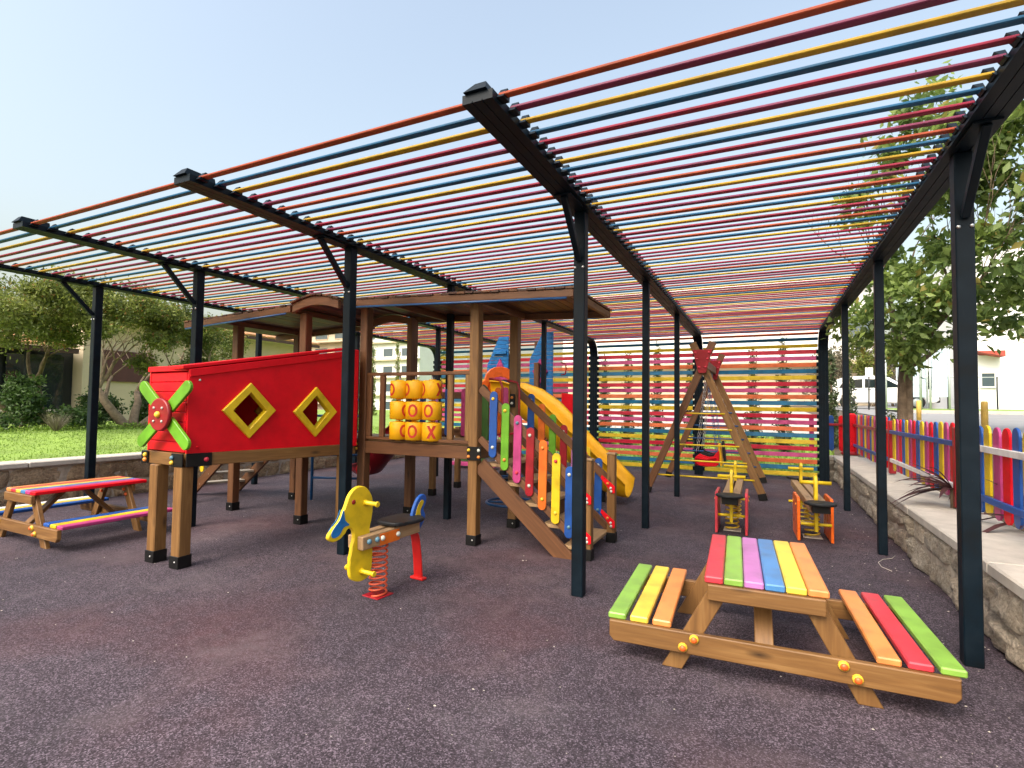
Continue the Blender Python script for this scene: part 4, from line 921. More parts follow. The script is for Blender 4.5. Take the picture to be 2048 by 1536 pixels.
for x in (-6.6, -5.3): bar('roof_beam', (x, 4.63, zl(x)-0.05), (x, 6.09, zl(x)-0.05), 0.05, 0.07, WOODR, r2)
tube('gutter_strip', [(-7.25, 4.57, zl(-7.25)-0.105), (-5.3, 4.57, zl(-5.3)-0.105)], 0.012, BLUT, r2, 6)
za = lambda x: 2.715+0.075*math.sin(math.pi*min(1, max(0, (x+5.22)/0.78)))
r3 = plank_roof(-5.22, -4.44, za, 4.55, 6.1, 9)
for y in (4.6, 6.0):
    o = [(-5.2+0.74*k/10, za(-5.2+0.74*k/10)-0.02) for k in range(11)]; o = o+[(x, z-0.10-0.0*x) for x, z in reversed(o)]
    plate('arch_beam', [(x+4.83, z-2.7) for x, z in o], 0.045, WOODR, r3, zframe((-4.83, y, 2.7), (0, -1, 0)), 0.002)

# tunnel
tn = part('tunnel', ps, (-4.9, 4, 1)); A0, A1 = Vector((-4.72, 3.02, 0)), Vector((-4.37, 4.80, 0)); B0, B1 = Vector((-5.38, 3.07, 0)), Vector((-5.03, 4.84, 0))
ud = (A1-A0).normalized(); LT = (A1-A0).length; nd = Vector((ud.y, -ud.x, 0))
zt = lambda s: 1.785+0.345*s/LT
def side_panel(base, holes, mat, nrm):
    o = [(0, 1.025), (LT, 1.025), (LT, zt(LT)), (0, zt(0))]
    M = Matrix(((ud.x, 0, nrm.x, base.x), (ud.y, 0, nrm.y, base.y), (0, 1, 0, 0), (0, 0, 0, 1)))
    return plate('side_panel', o, 0.03, mat, tn, M, 0.0, holes), M
def dia(sc, zc, a, b): return [(sc-a, zc), (sc, zc-b), (sc+a, zc), (sc, zc+b)]
W1, W2 = (0.305*LT, 1.415), (0.705*LT, 1.40)
p1, Mp = side_panel(A0, [dia(*W1, 0.17, 0.185), dia(*W2, 0.17, 0.185)], RED, nd)
p2, Mq = side_panel(B0, [dia(*W1, 0.17, 0.185), dia(*W2, 0.17, 0.185)], RED, nd)
for sc, zc in (W1, W2):
    for M_ in (Mp, Mq):
        plate('window_frame', dia(sc, zc, 0.262, 0.272), 0.085 if M_ is Mp else 0.05, YELL, tn, M_ @ Matrix.Translation((0, 0, 0.005)), 0.004, [dia(sc, zc, 0.165, 0.18)])
for base in (A0, B0):                                                     # timber sill under each side
    bar('sill_beam', base+ud*0.0+Vector((0, 0, 0.965)), base+ud*LT+Vector((0, 0, 0.965)), 0.06, 0.115, WOOD, tn)
for k in range(8):                                                        # end boards
    z = 1.075+k*0.0925; h = 0.0885
    bar('end_board', A0+Vector((-0.02, 0.01, z)), B0+Vector((0.02, 0.01, z)), 0.025, h, RED, tn, (0, 0, 1), 0.006)
bar('end_sill', A0+Vector((-0.04, 0, 0.965)), B0+Vector((0.04, 0, 0.965)), 0.05, 0.115, WOOD, tn)
bar('top_trim', A0+Vector((0, -0.006, 1.80)), B0+Vector((0, -0.006, 1.80)), 0.04, 0.05, RED, tn)
c0 = (A0+B0)/2; c1 = (A1+B1)/2; lid0 = c0-ud*0.02+Vector((0, 0, zt(0)+0.02)); lid1 = c1+Vector((0, 0, zt(LT)+0.02))
bar('lid', lid0, lid1, (A0-B0).length+0.05, 0.03, RED, tn, (0, 0, 1), 0.004)
bar('lid_edge', A0+nd*0.02+Vector((0, 0, zt(0)-0.03)), A1+nd*0.02+Vector((0, 0, zt(LT)-0.03)), 0.02, 0.07, RED, tn)
bar('end_upright', A1-ud*0.05+nd*0.03+Vector((0, 0, 1.0)), A1-ud*0.05+nd*0.03+Vector((0, 0, 2.13)), 0.10, 0.05, RED, tn, nd, 0.006)
bar('floor_board', c0+ud*0.05+Vector((0, 0, 1.0)), c1-ud*0.02+Vector((0, 0, 1.0)), 0.55, 0.03, WOODP, tn)
for q in (A0+Vector((-0.05, 0.02, 0)), B0+Vector((0.23, -0.02, 0))): foot_post(q.x, q.y, 0.905, WOOD, 0.115, ps)
foot_post(A1.x-0.02, A1.y-0.15, 0.905, WOOD, 0.11, ps)
box('corner_bracket', A0+Vector((-0.06, -0.038, 0.965)), (0.16, 0.012, 0.12), BLKM, tn); box('corner_bracket', B0+Vector((0.03, -0.04, 0.965)), (0.1, 0.012, 0.12), BLKM, tn)
bb = link('corner_bracket', box_mesh(0.22, 0.012, 0.12, BLKM, 0.003), tn, frame(A0+ud*0.1+nd*0.037+Vector((0, 0, 0.965)), ud, (0, 0, 1)))
bolt(A0+ud*0.16+nd*0.043+Vector((0, 0, 0.965)), nd, CAPR, bb, 0.022)
for q, m in ((0.045, CAPY), (0.0, CAPO)):
    bolt(B0+Vector((0.05, -0.047, 0.94+q)), (0, -1, 0), m, tn, 0.022); bolt(A0+Vector((-0.12, -0.047, 0.94+q)), (0, -1, 0), CAPB if q else CAPY, tn, 0.02)
for s, z in ((0.09, 1.08), (0.09, zt(0)-0.09)): bolt(A0+ud*s+nd*0.016+Vector((0, 0, z)), nd, CAPW if z > 1.5 else RED, tn, 0.011)
# windmill on the tunnel end
wc = Vector((-4.93, 2.975, 1.375)); wm = part('windmill', tn, wc)
wn = (0, -1, 0)
for a in (38, 142, 218, 322):
    a_ = math.radians(a); d = Vector((math.cos(a_), 0, math.sin(a_))); M = frame(wc+d*0.265+Vector((0, -0.03, 0)), d, (0, -1, 0))
    link('blade', plate_mesh([(x, y) for y, x in capsule(0.40, 0.115)], 0.03, GREN, 0.004), tn, M)
lathe('hub', [(0.14, 0), (0.15, 0.004), (0.15, 0.03), (0.14, 0.036)], DRED, tn, zframe(wc+Vector((0, -0.05, 0)), wn), 28)
bolt(wc+Vector((0, -0.087, 0)), wn, CAPY, tn, 0.03)
for a in (45, 135, 225, 315): bolt(wc+Vector((0.085*math.cos(math.radians(a)), -0.087, 0.085*math.sin(math.radians(a)))), wn, CAPW, tn, 0.012)
COL.objects.unlink(wm); bpy.data.objects.remove(wm)
# rear stair seen under the tunnel
TREAD = wood('pale_tread', (0.42, 0.34, 0.25), (0.58, 0.50, 0.40), (0.68, 0.62, 0.52))  # paler wood tone for the rear treads
s2 = part('stairs', ps, (-7.6, 5.7, 0)); q0, q1 = Vector((-8.3, 5.45, 0.05)), Vector((-7.0, 5.30, 0.98)); dy = Vector((0.25, 0.62, 0))
for o in (Vector((0, 0, 0)), dy): bar('stringer', q0+o, q1+o, 0.04, 0.15, WOODR, s2)
for k in range(5):
    p = q0.lerp(q1, 0.12+0.19*k); bar('tread', p+Vector((0, 0, 0.03)), p+dy+Vector((0, 0, 0.03)), 0.17, 0.035, TREAD, s2)
for k, m in enumerate((YELL, ORNG, RED)):
    p = q0.lerp(q1, 0.25+0.12*k); plate('paddle', capsule(0.5, 0.085), 0.02, m, s2, zframe((p.x, p.y-0.04, p.z+0.36), (0, -1, 0)), 0.003)

# ------------------------------------------------------------------ red chute and blue climbing frame behind the towers
ch = thing('chute', (-6.0, 7.0, 0), 'dark red chute sloping down behind the tunnel', 'slide')
def half_pipe(name, path, r, depth, mat, parent, th=0.02, seg=10, side=None):
    path = [Vector(p) for p in path]; rings = []; bm = bmesh.new()
    for i, p in enumerate(path):
        t_ = (path[min(i+1, len(path)-1)]-path[max(i-1, 0)]).normalized(); s = t_.cross(Vector((0, 0, 1))).normalized(); u = s.cross(t_).normalized()
        rr = r if not hasattr(r, '__len__') else r[i]; dd = depth if not hasattr(depth, '__len__') else depth[i]; ring = []
        outer = []; inner = []
        for k in range(seg+1):
            a = math.pi*k/seg; outer.append(p+s*(-rr*math.cos(a))+u*(dd*(1-math.sin(a)))); inner.append(p+s*(-(rr-th)*math.cos(a))+u*(dd*(1-math.sin(a))+th*math.sin(a)))
        lip0 = outer[0]-s*0.03+u*0.0; lip1 = outer[-1]+s*0.03
        rings.append([bm.verts.new(v) for v in [lip0]+outer+[lip1, lip1+u*0.025]+inner[::-1]+[lip0+u*0.025]])
    m = len(rings[0])
    for a, b in zip(rings, rings[1:]):
        for k in range(m): bm.faces.new((a[k], a[(k+1) % m], b[(k+1) % m], b[k]))
    bm.faces.new(rings[0]); bm.faces.new(rings[-1][::-1])
    return link(name, bm_mesh(bm, 'chute', mat, True), parent)
half_pipe('trough', [(-5.0, 6.7, 0.98), (-5.3, 6.85, 0.85), (-5.75, 7.0, 0.5), (-6.0, 7.1, 0.3), (-6.25, 7.2, 0.24), (-6.4, 7.25, 0.24)], 0.24, 0.2, DRED, ch)
for p in ((-4.95, 7.3), (-5.02, 8.2)): foot_post(p[0], p[1], 1.1, WOOD, 0.09, ch, False)
cl_ = thing('climbing_frame', (-6.4, 6.4, 0), 'blue tubular climbing ladder behind the tunnel windows', 'climbing frame')
for p in ((-6.34, 6.05), (-5.55, 6.35)): tube('upright', [(p[0], p[1], 0), (p[0], p[1], 1.75)], 0.022, BLUT, cl_, 8)
for z in (0.34, 0.70, 1.06, 1.3, 1.55): tube('rung', [(-6.34, 6.05, z), (-5.55, 6.35, z)], 0.018, BLUT, cl_, 8)
lb = lathe('ball', [(0.01, -0.11), (0.06, -0.095), (0.1, -0.05), (0.112, 0), (0.1, 0.05), (0.06, 0.095), (0.01, 0.11)], RED, cl_, Matrix.Translation((-5.5, 6.25, 0.50)), 18)

# ------------------------------------------------------------------ rear tower with yellow slide
tw = thing('slide_tower', (-4.4, 9.2, 0), 'rear play tower with blue gabled panels and long yellow slide', 'play structure')
for x, y, t_ in ((-5.05, 9.0, 2.3), (-4.28, 10.1, 2.85), (-4.05, 9.55, 2.35), (-5.05, 10.1, 2.3)): foot_post(x, y, t_, WOOD if x < -5 else WOODR, 0.1, tw, False)
d2 = part('deck', tw, (-4.6, 9.5, 1.4))
for i in range(10): bar('deck_board', (-5.05, 9.02+i*0.115, 1.42), (-4.0, 9.02+i*0.115, 1.42), 0.107, 0.03, WOODP, d2)
bar('edge_beam', (-5.05, 8.97, 1.33), (-4.0, 8.97, 1.33), 0.05, 0.14, WOODR, d2)
def boarded_gable(x0, x1, z0, z1, zp, y, lean, win, name='gable_panel'):
    g_ = part(name, tw, (x0, y, z0)); n = max(2, int((z1-z0)/0.07))
    W = x1-x0; zs_ = lin(z0, zp, int((zp-z0)/0.075))
    for a, b_ in zip(zs_, zs_[1:]):
        xl = lambda z: (x0+(z-z1)/(zp-z1)*W*0.55 if z > z1 else x0)
        o = [(xl(a), a+0.002), (x1, a+0.002), (x1, b_-0.004), (xl(b_), b_-0.004)]
        plate('board', [(p[0]-x0, p[1]-z0) for p in o], 0.03, LBLU, g_, zframe((x0, y, z0), (0, -1, 0)), 0.003)
    return g_
gl = boarded_gable(-5.02, -4.55, 1.45, 2.3, 2.86, 9.28, 0, 0)
gr = boarded_gable(-4.24, -3.74, 1.28, 2.42, 2.95, 9.62, 0, 0)
plate('window_frame', [(-0.2, 0), (0.2, 0), (0, 0.42)], 0.05, PINK, gl, zframe((-4.72, 9.25, 2.0), (0, -1, 0)), 0.003, [[(-0.1, 0.06), (0.1, 0.06), (0, 0.27)]])
plate('window_frame', [(-0.16, 0), (0, -0.25), (0.16, 0), (0, 0.25)], 0.05, PINK, gr, zframe((-4.0, 9.59, 2.18), (0, -1, 0)), 0.003, [[(-0.1, 0), (0, -0.16), (0.1, 0), (0, 0.16)]])
bar('shelf_bar', (-4.86, 9.24, 2.54), (-4.58, 9.24, 2.54), 0.05, 0.06, LBLU, gl)
tube('hoop_handle', [(-3.56, 9.6, 2.1), (-3.47, 9.58, 2.12), (-3.45, 9.58, 2.22), (-3.47, 9.58, 2.32), (-3.56, 9.6, 2.34)], 0.014, DRED, tw, 8)
plate('red_panel', [(0, 0), (0.36, 0.0), (0.36, 0.55), (0.3, 0.62), (0, 0.66)], 0.04, RED, tw, zframe((-3.6, 9.75, 1.1), (0, -1, 0)), 0.004)
# slide with orange hood
hood = [(-0.36, -0.75)]+[(-0.36+0.06*0, 0.0)]+[(-0.30, 0.04)]+[(0.30*math.cos(math.pi-math.pi*k/8), 0.06+0.22*math.sin(math.pi*k/8)) for k in range(9)]+[(0.30, 0.04), (0.36, 0.0), (0.36, -0.75)]
hole = [(-0.24, -0.6), (0.24, -0.6)]+[(0.24*math.cos(math.pi*k/8), -0.06+0.16*math.sin(math.pi*k/8)) for k in range(9)]
sy = 8.25
plate('slide_hood', hood, 0.05, PLOR, tw, zframe((-4.2, sy, 1.90), (0.8, -0.6, 0)), 0.008, [hole])
box('hood_side', (-4.46, 8.1, 1.55), (0.30, 0.05, 0.7), PLOR, tw, 0.0, 0.01)
half_pipe('slide_trough', [(-4.2, sy+0.05, 1.34), (-4.0, sy, 1.34), (-3.75, sy-0.03, 1.28), (-3.5, sy-0.05, 1.15), (-3.2, sy-0.08, 0.90), (-2.85, sy-0.1, 0.58), (-2.55, sy-0.1, 0.33), (-2.35, sy-0.1, 0.20), (-2.15, sy-0.1, 0.12), (-1.9, sy-0.1, 0.10)], [0.30, 0.31, 0.32, 0.32, 0.32, 0.32, 0.32, 0.32, 0.33, 0.33], [0.56, 0.55, 0.53, 0.50, 0.47, 0.46, 0.46, 0.45, 0.40, 0.24], PLYL, tw, 0.022, 14)
bar('slide_leg', (-2.3, sy-0.1, 0), (-2.3, sy-0.1, 0.25), 0.06, 0.06, BLKM, tw, (0, 1, 0))

# ------------------------------------------------------------------ blue spinner seat between the towers
sp = thing('spinner', (-3.25, 6.75, 0), 'blue tubular roundabout under the stairs', 'roundabout')
lathe('column', [(0.045, 0), (0.045, 0.62), (0.03, 0.65)], BLUT, sp, Matrix.Translation((-3.25, 6.75, 0)), 14)
for z, rr in ((0.13, 0.34), (0.46, 0.26)):
    tube('ring', [(-3.25+rr*math.cos(2*math.pi*k/28), 6.75+rr*math.sin(2*math.pi*k/28), z) for k in range(28)], 0.018, BLUT, sp, 8, True)
for k in range(4):
    a = math.pi/2*k+0.4; tube('spoke', [(-3.25, 6.75, 0.46), (-3.25+0.26*math.cos(a), 6.75+0.26*math.sin(a), 0.46)], 0.014, BLUT, sp, 8)
    tube('spoke', [(-3.25, 6.75, 0.13), (-3.25+0.34*math.cos(a), 6.75+0.34*math.sin(a), 0.13)], 0.014, BLUT, sp, 8)
    lathe('seat', [(0.03, 0), (0.075, 0.004), (0.08, 0.02), (0.06, 0.03)], BLKR, sp, Matrix.Translation((-3.25+0.25*math.cos(a), 6.75+0.25*math.sin(a), 0.478)), 14)
rp = thing('low_panel', (-6.2, 10.9, 0), 'low pink and green play panel far behind the tower', 'play panel')
box('base', (-6.2, 10.9, 0.1), (1.2, 0.3, 0.08), PINK, rp); box('board', (-6.35, 10.95, 0.35), (0.8, 0.05, 0.42), DGRN, rp)
for sg in (-1, 1): bar('post', (-6.2+sg*0.56, 10.95, 0.14), (-6.2+sg*0.56, 10.95, 0.8), 0.06, 0.06, WHIT, rp, (0, 1, 0))
# ------------------------------------------------------------------ picnic tables
def picnic_table(loc, rotz, label, top, left, right):
    global T
    T = Matrix.Translation(loc) @ Matrix.Rotation(rotz, 4, 'Z')
    t = link('picnic_table', None); tag(t, label, 'picnic table', 'small picnic tables')
    L = 1.08
    for i, m in enumerate(top):
        x = -0.257+i*0.103; bar('top_plank', (x, -L/2, 0.532), (x, L/2, 0.532), 0.098, 0.038, m, t, (0, 0, 1), 0.007)
    for sx, ms in ((-1, left), (1, right)):
        for i, m in enumerate(ms):
            x = (-0.80+0.13*i) if sx < 0 else (0.56+0.13*i)
            bar('seat_plank', (x, -L/2, 0.245), (x, L/2, 0.245), 0.105, 0.036, m, t, (0, 0, 1), 0.007)
    for y, sg in ((-0.50, -1), (0.36, 1)):
        plate('seat_beam', [(-0.815, -0.059), (0.815, -0.059), (0.84, -0.03), (0.84, 0.059), (-0.84, 0.059), (-0.84, -0.03)], 0.04, WOOD, t, Matrix.Translation((0, y+sg*0.045, 0.168)) @ Matrix(((1, 0, 0, 0), (0, 0, -1, 0), (0, 1, 0, 0), (0, 0, 0, 1))), 0.005)
        bar('cleat', (-0.29, y+sg*0.042, 0.468), (0.29, y+sg*0.042, 0.468), 0.04, 0.088, WOOD, t, (0, 0, 1), 0.006)
        for sx in (-1, 1):
            o = [(sx*0.43, 0), (sx*0.54, 0), (sx*0.265, 0.51), (sx*0.155, 0.51)]
            if sx < 0: o = o[::-1]
            lg = plate('leg', [(p[1], p[0]) for p in o], 0.04, WOOD, t, Matrix.Translation((0, y, 0)) @ Matrix(((0, 1, 0, 0), (0, 0, 1, 0), (1, 0, 0, 0), (0, 0, 0, 1))), 0.004)
            for bx, bz in ((0.36, 0.20), (0.42, 0.145)):
                p = (sx*bx, y+sg*0.066, bz); c = bolt(p, (0, sg, 0), CAPY, lg, 0.026); bolt((p[0], p[1]+sg*0.012, p[2]), (0, sg, 0), paint('orange_button', (0.75, 0.12, 0.02), 0.35) if 'orange_button' not in MATS else MATS['orange_button'], lg, 0.019)
            for bx, bz in ((0.255, 0.43), (0.21, 0.485)): bolt((sx*bx, y-sg*0.021, bz-0.03), (0, -sg, 0), MATS['orange_button'], lg, 0.02)
    bar('spine', (0, -0.47, 0.50), (0, 0.33, 0.50), 0.05, 0.028, WOOD, t)
    bar('brace', (0, 0.02, 0.495), (0, 0.345, 0.155), 0.095, 0.035, WOOD, t, (0, 1, 1)); bar('brace', (0, -0.16, 0.495), (0, -0.47, 0.175), 0.095, 0.035, WOOD, t, (0, -1, 1))
    T = I4.copy()
picnic_table((-0.03, 3.74, 0), 0.045, 'small picnic table with rainbow planks nearest the camera', [PALR, PALG, PURP, PALB, PALY, PALO], [PALG, PALY, PALO], [PALO, PALR, PALG])
picnic_table((-7.02, 3.30, 0), -0.01, 'small picnic table at the left edge, red-edged top and pink-edged bench', [PALO, PALR, PALY, PALB, PINK, RED], [WHIT, PALY, BLUE], [BLUE, YELL, PINK])

# ------------------------------------------------------------------ spring rider shaped like a duck
def helix(c, r, h, turns, rw, mat, parent, taper=1.0, n=16):
    pts = [(c[0]+r*(1+(taper-1)*k/(turns*n))*math.cos(2*math.pi*k/n), c[1]+r*(1+(taper-1)*k/(turns*n))*math.sin(2*math.pi*k/n), c[2]+h*k/(turns*n)) for k in range(turns*n+1)]
    return tube('spring', pts, rw, mat, parent, 6)
def smooth_loop(pts, n=4):
    out_ = []; m = len(pts)
    for i in range(m):
        p0, p1, p2, p3 = (Vector((*pts[(i+k-1) % m], 0)) for k in range(4))
        for j in range(n):
            t_ = j/n; q = 0.5*((2*p1)+(p2-p0)*t_+(2*p0-5*p1+4*p2-p3)*t_*t_+(3*p1-p0-3*p2+p3)*t_**3); out_.append((q.x, q.y))
    return out_
T = Matrix.Translation((-2.74, 3.34, 0)) @ Matrix.Rotation(math.radians(-97), 4, 'Z')
# local frame: +x is the way the duck looks, z up, y sideways
dk = link('spring_rider', None); tag(dk, 'yellow duck-shaped spring rider with black seat and red spring', 'spring rider')
up = Matrix(((1, 0, 0, 0), (0, 0, -1, 0), (0, 1, 0, 0), (0, 0, 0, 1)))
duck = smooth_loop([(0.30, 0.20), (0.22, 0.16), (0.13, 0.18), (0.10, 0.27), (0.105, 0.40), (0.13, 0.52), (0.12, 0.62), (0.105, 0.72), (0.125, 0.80), (0.19, 0.865), (0.27, 0.87), (0.335, 0.82), (0.375, 0.73), (0.425, 0.64), (0.50, 0.575), (0.515, 0.535), (0.47, 0.505), (0.40, 0.52), (0.34, 0.575), (0.30, 0.56), (0.285, 0.50), (0.31, 0.38), (0.32, 0.28)], 4)
plate('body_board', duck, 0.035, YELL, dk, up, 0.006)
beak = smooth_loop([(0.475, 0.535), (0.425, 0.545), (0.385, 0.595), (0.335, 0.605), (0.375, 0.645), (0.39, 0.72), (0.42, 0.655), (0.475, 0.60), (0.493, 0.56)], 3)
for sg in (-1, 1): plate('beak_patch', beak, 0.004, LBLU, dk, Matrix.Translation((0, sg*0.0195, 0)) @ up, 0.0)
for sg in (-1, 1):
    M = T.inverted() @ T @ Matrix.Translation((0.30, sg*0.0185, 0.765)) @ Matrix.Rotation(sg*-math.pi/2, 4, 'X')
    lathe('eye', [(0.012, 0), (0.017, 0.001), (0.018, 0.003), (0.01, 0.004)], DRED, dk, M, 14)
for z, x, hl in ((0.745, 0.185, 0.14), (0.235, 0.205, 0.14)):
    for sg in (-1, 1):
        tube('foot_peg' if z < 0.5 else 'hand_grip', [(x, sg*0.017, z), (x, sg*0.035, z), (x, sg*hl, z)], [0.026, 0.017, 0.017], YELL, dk, 10); lathe('peg_end', [(0.018, 0), (0.022, 0.003), (0.022, 0.012), (0.018, 0.016)], YELL, dk, Matrix.Translation((x, sg*hl, z)) @ Matrix.Rotation(-sg*math.pi/2, 4, 'X'), 12)
for sg in (-1, 1):
    b = bar('side_beam', (0.26, sg*0.052, 0.455), (-0.36, sg*0.052, 0.475), 0.06, 0.10, WOODP, dk, (0, 0, 1), 0.006)
    for x, m in ((0.20, CAPB), (0.12, CAPB), (0.065, CAPW), (-0.10, CAPW)): bolt((x, sg*0.084, 0.463), (0, sg, 0), m, b, 0.021)
    bar('clamp_plate', (0.09, sg*0.0835, 0.452), (-0.12, sg*0.0835, 0.459), 0.004, 0.09, ORNG, dk)
seat = smooth_loop([(-0.05, 0.10), (-0.13, 0.135), (-0.24, 0.15), (-0.36, 0.13), (-0.41, 0.0), (-0.36, -0.13), (-0.24, -0.15), (-0.13, -0.135), (-0.05, -0.10), (-0.03, 0.0)], 3)
plate('seat', seat, 0.03, BLKR, dk, Matrix.Translation((0, 0, 0.542)), 0.008)
tail = smooth_loop([(-0.33, 0.46), (-0.33, 0.54), (-0.36, 0.63), (-0.41, 0.70), (-0.47, 0.72), (-0.51, 0.69), (-0.50, 0.63), (-0.475, 0.59), (-0.50, 0.54), (-0.48, 0.48), (-0.42, 0.42), (-0.37, 0.42)], 3)
plate('tail', tail, 0.03, BLUE, dk, up, 0.005)
for sg in (-1, 1): plate('tail_patch', smooth_loop([(-0.36, 0.47), (-0.375, 0.56), (-0.40, 0.63), (-0.45, 0.675), (-0.47, 0.65), (-0.43, 0.59), (-0.44, 0.54), (-0.46, 0.52), (-0.42, 0.48)], 3), 0.004, YELL, dk, Matrix.Translation((0, sg*0.017, 0)) @ up, 0.0)
RSPR = paint('spring_red', (0.68, 0.10, 0.04), 0.35)
helix((0.02, 0, 0.01), 0.066, 0.40, 9, 0.0085, RSPR, dk)
box('spring_plate', (0.02, 0, 0.413), (0.16, 0.16, 0.012), RSPR, dk); box('base_plate', (0.02, 0, 0.004), (0.17, 0.17, 0.008), DRED, dk)
lp = [(-0.33, 0.425), (-0.36, 0.42), (-0.385, 0.39), (-0.40, 0.33), (-0.425, 0.18), (-0.44, 0.015)]
leg = bmesh.new(); ring = []
for x, z in lp: ring.append([leg.verts.new((x+dx, y, z)) for dx, y in ((-0.006, -0.045), (0.006, -0.045), (0.006, 0.045), (-0.006, 0.045))])
for a, b in zip(ring, ring[1:]):
    for k in range(4): leg.faces.new((a[k], a[(k+1) % 4], b[(k+1) % 4], b[k]))
leg.faces.new(ring[0]); leg.faces.new(ring[-1][::-1]); link('stop_leg', bm_mesh(leg, 'leg', paint('leg_red', (0.62, 0.012, 0.01), 0.3)), dk); box('leg_foot', (-0.44, 0, 0.012), (0.06, 0.14, 0.02), MATS['leg_red'], dk)
T = I4.copy()

# ------------------------------------------------------------------ seesaws on springs
def seesaw(p0, p1, label, far):
    """p0 near end, p1 far end on the ground plane"""
    global T
    p0, p1 = Vector((*p0, 0)), Vector((*p1, 0)); d = p1-p0; L = d.length; mid = (p0+p1)/2
    T = Matrix.Translation(mid) @ Matrix.Rotation(math.atan2(d.y, d.x), 4, 'Z')
    s = link('seesaw', None); tag(s, label, 'seesaw', 'spring seesaws'); h = L/2
    for sg in (-1, 1): bar('beam', (-h+0.1, sg*0.055, 0.44), (h-0.1, sg*0.055, 0.44), 0.085, 0.09, WOODP, s, (0, 0, 1), 0.006)
    for e in (-1, 1):
        x = e*(h-0.04)
        plate('seat', smooth_loop([(0.14*math.cos(k*math.pi/4), 0.155*math.sin(k*math.pi/4)) for k in range(8)], 2), 0.028, BLKR, s, Matrix.Translation((x, 0, 0.503)), 0.008)
        box('seat_block', (x, 0, 0.45), (0.14, 0.17, 0.08), BLKM, s)
        hx = e*(h-0.42)
        o = smooth_loop([(0.05, 0.02), (-0.05, 0.02), (-0.058, 0.10), (-0.055, 0.19), (-0.03, 0.275), (0.03, 0.295), (0.065, 0.26), (0.055, 0.19), (0.048, 0.10)], 3)
        plate('handle_board', [(-e*a, b) for a, b in (o if e < 0 else o[::-1])], 0.035, YELL, s, Matrix.Translation((hx, 0, 0.46)) @ up, 0.005)
        for sg in (-1, 1): tube('hand_grip', [(hx, sg*0.017, 0.675), (hx, sg*0.03, 0.675), (hx, sg*0.155, 0.675)], [0.028, 0.021, 0.021], YELL, s, 10)
        fo = [(-0.035, -0.26), (0.035, -0.26), (0.04, 0.0), (-0.04, 0.0)]; plate('foot_board', fo, 0.035, YELL, s, Matrix.Translation((hx+e*0.03, 0, 0.40)) @ up, 0.004)
        for sg in (-1, 1): tube('foot_peg', [(hx+e*0.03, sg*0.017, 0.215), (hx+e*0.03, sg*0.15, 0.215)], 0.017, YELL, s, 10)
    for e in (-1, 1):
        helix((e*0.42-(0.0), 0, 0.01), 0.075, 0.38, 7, 0.010, paint('spring_yellow', (0.62, 0.42, 0.03), 0.4) if 'spring_yellow' not in MATS else MATS['spring_yellow'], s)
        box('base_plate', (e*0.42, 0, 0.004), (0.2, 0.2, 0.008), CONC, s)
    for sg in (-1, 1):
        plate('side_panel', [(-0.72, 0.0), (-0.18, 0.0), (-0.18, 0.44), (-0.26, 0.48), (-0.66, 0.48), (-0.72, 0.44)], 0.03, PLOR if far else PALR, s, Matrix.Translation((0, sg*0.165, 0.012)) @ up, 0.004)
        for x in (-0.6, -0.3): bolt((x, sg*0.182, 0.4), (0, sg, 0), CAPO, s, 0.014)
    T = I4.copy()
seesaw((-0.36, 6.48), (-0.38, 8.55), 'spring seesaw with red side panels standing left of the other', False)
seesaw((0.53, 6.42), (0.43, 8.75), 'spring seesaw nearest the right-hand wall with yellow handles', True)

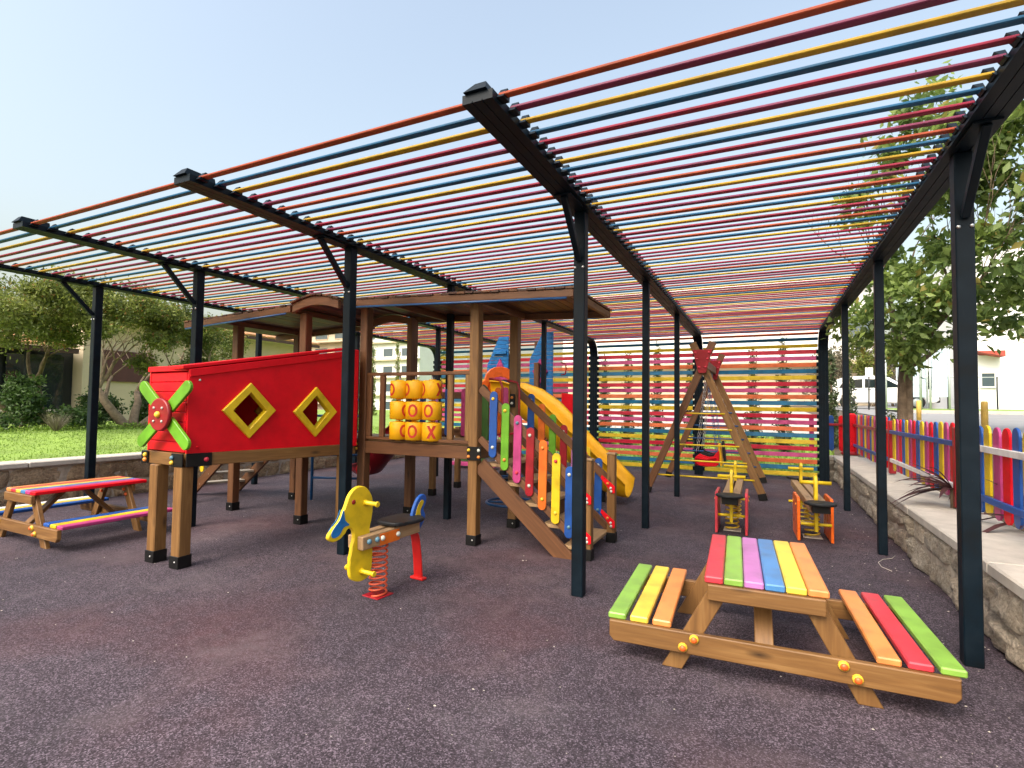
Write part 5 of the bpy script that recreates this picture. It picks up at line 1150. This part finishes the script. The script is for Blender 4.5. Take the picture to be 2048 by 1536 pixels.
# ------------------------------------------------------------------ swing frame and hanging seats
sw = thing('swing_set', (-0.95, 10.6, 0), 'wooden A-frame swing with red joint plates and yellow rungs', 'swing set')
Y1, Y2, XA, ZA = 9.5, 11.75, -0.95, 2.25
for fi, y in enumerate((Y1, Y2)):
    for sg in (-1, 1):
        f0 = Vector((XA+sg*0.93, y, 0.05)); top = Vector((XA-sg*0.17, y, 2.62)); off = Vector((0, sg*0.03, 0))
        l = bar('leg', f0+off, top+off, 0.055, 0.12, WOODR if sg < 0 else WOOD, sw, (1, 0, 0), 0.006)
        bar('leg_shoe', f0+off+Vector((0, 0, -0.045)), f0+off+(top-f0).normalized()*0.07, 0.065, 0.13, BLKM, l, (1, 0, 0), 0.004)
    o = [(-0.13, 0.14), (0.13, 0.14), (0.17, 0.22), (0.05, -0.18), (-0.05, -0.18), (-0.17, 0.22)]
    pl = plate('joint_plate', [(-0.16, 0.2), (-0.06, -0.2), (0.06, -0.2), (0.16, 0.2)], 0.02, DRED, sw, zframe((XA, y-0.075, ZA+0.04), (0, -1, 0)), 0.004)
    for q in ((-0.11, 0.15), (0.11, 0.15), (-0.085, 0.04), (0.085, 0.04), (-0.05, -0.1), (0.05, -0.1)): bolt((XA+q[0], y-0.086, ZA+0.04+q[1]), (0, -1, 0), CAPR, pl, 0.02)
    for k in range(5):
        z = 0.32+k*0.27; half = 0.93-(z/2.2)*0.93*0.98
        tube('rung', [(XA-half, y, z), (XA+half, y, z)], 0.014, YELL if fi == 0 else BLUT, sw, 8)
bar('ridge_beam', (XA, Y1-0.06, ZA+0.02), (XA, Y2+0.06, ZA+0.02), 0.1, 0.14, WOODR, sw)
def swing_seat(y, label, seat_m, back_m, ang):
    global T
    s = thing('cradle_swing', (XA, y, 0.55), label, 'swing', 'seats hanging from the swing frame')
    o = smooth_loop([(-0.2, -0.06), (-0.12, -0.16), (0.12, -0.17), (0.2, -0.12), (0.22, 0.10), (0.17, 0.08), (0.08, -0.03), (-0.08, 0.0), (-0.15, 0.02)], 3)
    for sg in (-1, 1): plate('shell_side', o, 0.03, seat_m, s, Matrix.Translation((XA, y+sg*0.16, 0.62)) @ up, 0.006)
    half_pipe('shell', [(XA-0.2, y, 0.44), (XA, y, 0.42), (XA+0.2, y, 0.46)], 0.17, 0.14, seat_m, s)
    plate('back', [(-0.15, -0.2), (0.15, -0.2), (0.15, 0.16), (0.08, 0.2), (-0.08, 0.2), (-0.15, 0.16)], 0.04, back_m, s, zframe((XA+0.23, y, 0.66), (1, 0, 0.1)), 0.008)
    for sx in (-1, 1):
        for sg in (-1, 1):
            a, b = Vector((XA+sx*0.17, y+sg*0.17, 0.70)), Vector((XA+0.0, y+sg*0.12, ZA-0.05)); n = 26
            bm = bmesh.new()
            for k in range(n):
                c = a.lerp(b, (k+0.5)/n); d = (b-a).normalized(); w = Vector((1, 0, 0)) if k % 2 else Vector((0, 1, 0)); w = (w-d*w.dot(d)).normalized()
                tube_bm(bm, [c+d*0.036*math.cos(t_)+w*0.013*math.sin(t_) for t_ in (0, 0.785, 1.57, 2.356, 3.1416, 3.927, 4.712, 5.498)], 0.005, 4, True)
            link('chain', bm_mesh(bm, 'chain', BLUT if sx > 0 else STEEL, True), s)
swing_seat(10.25, 'red and yellow cradle swing seat hanging nearest the camera', RED, PLYL, 0)
swing_seat(11.15, 'dark swing seat hanging behind the red one', BLKR, BLKR, 0)
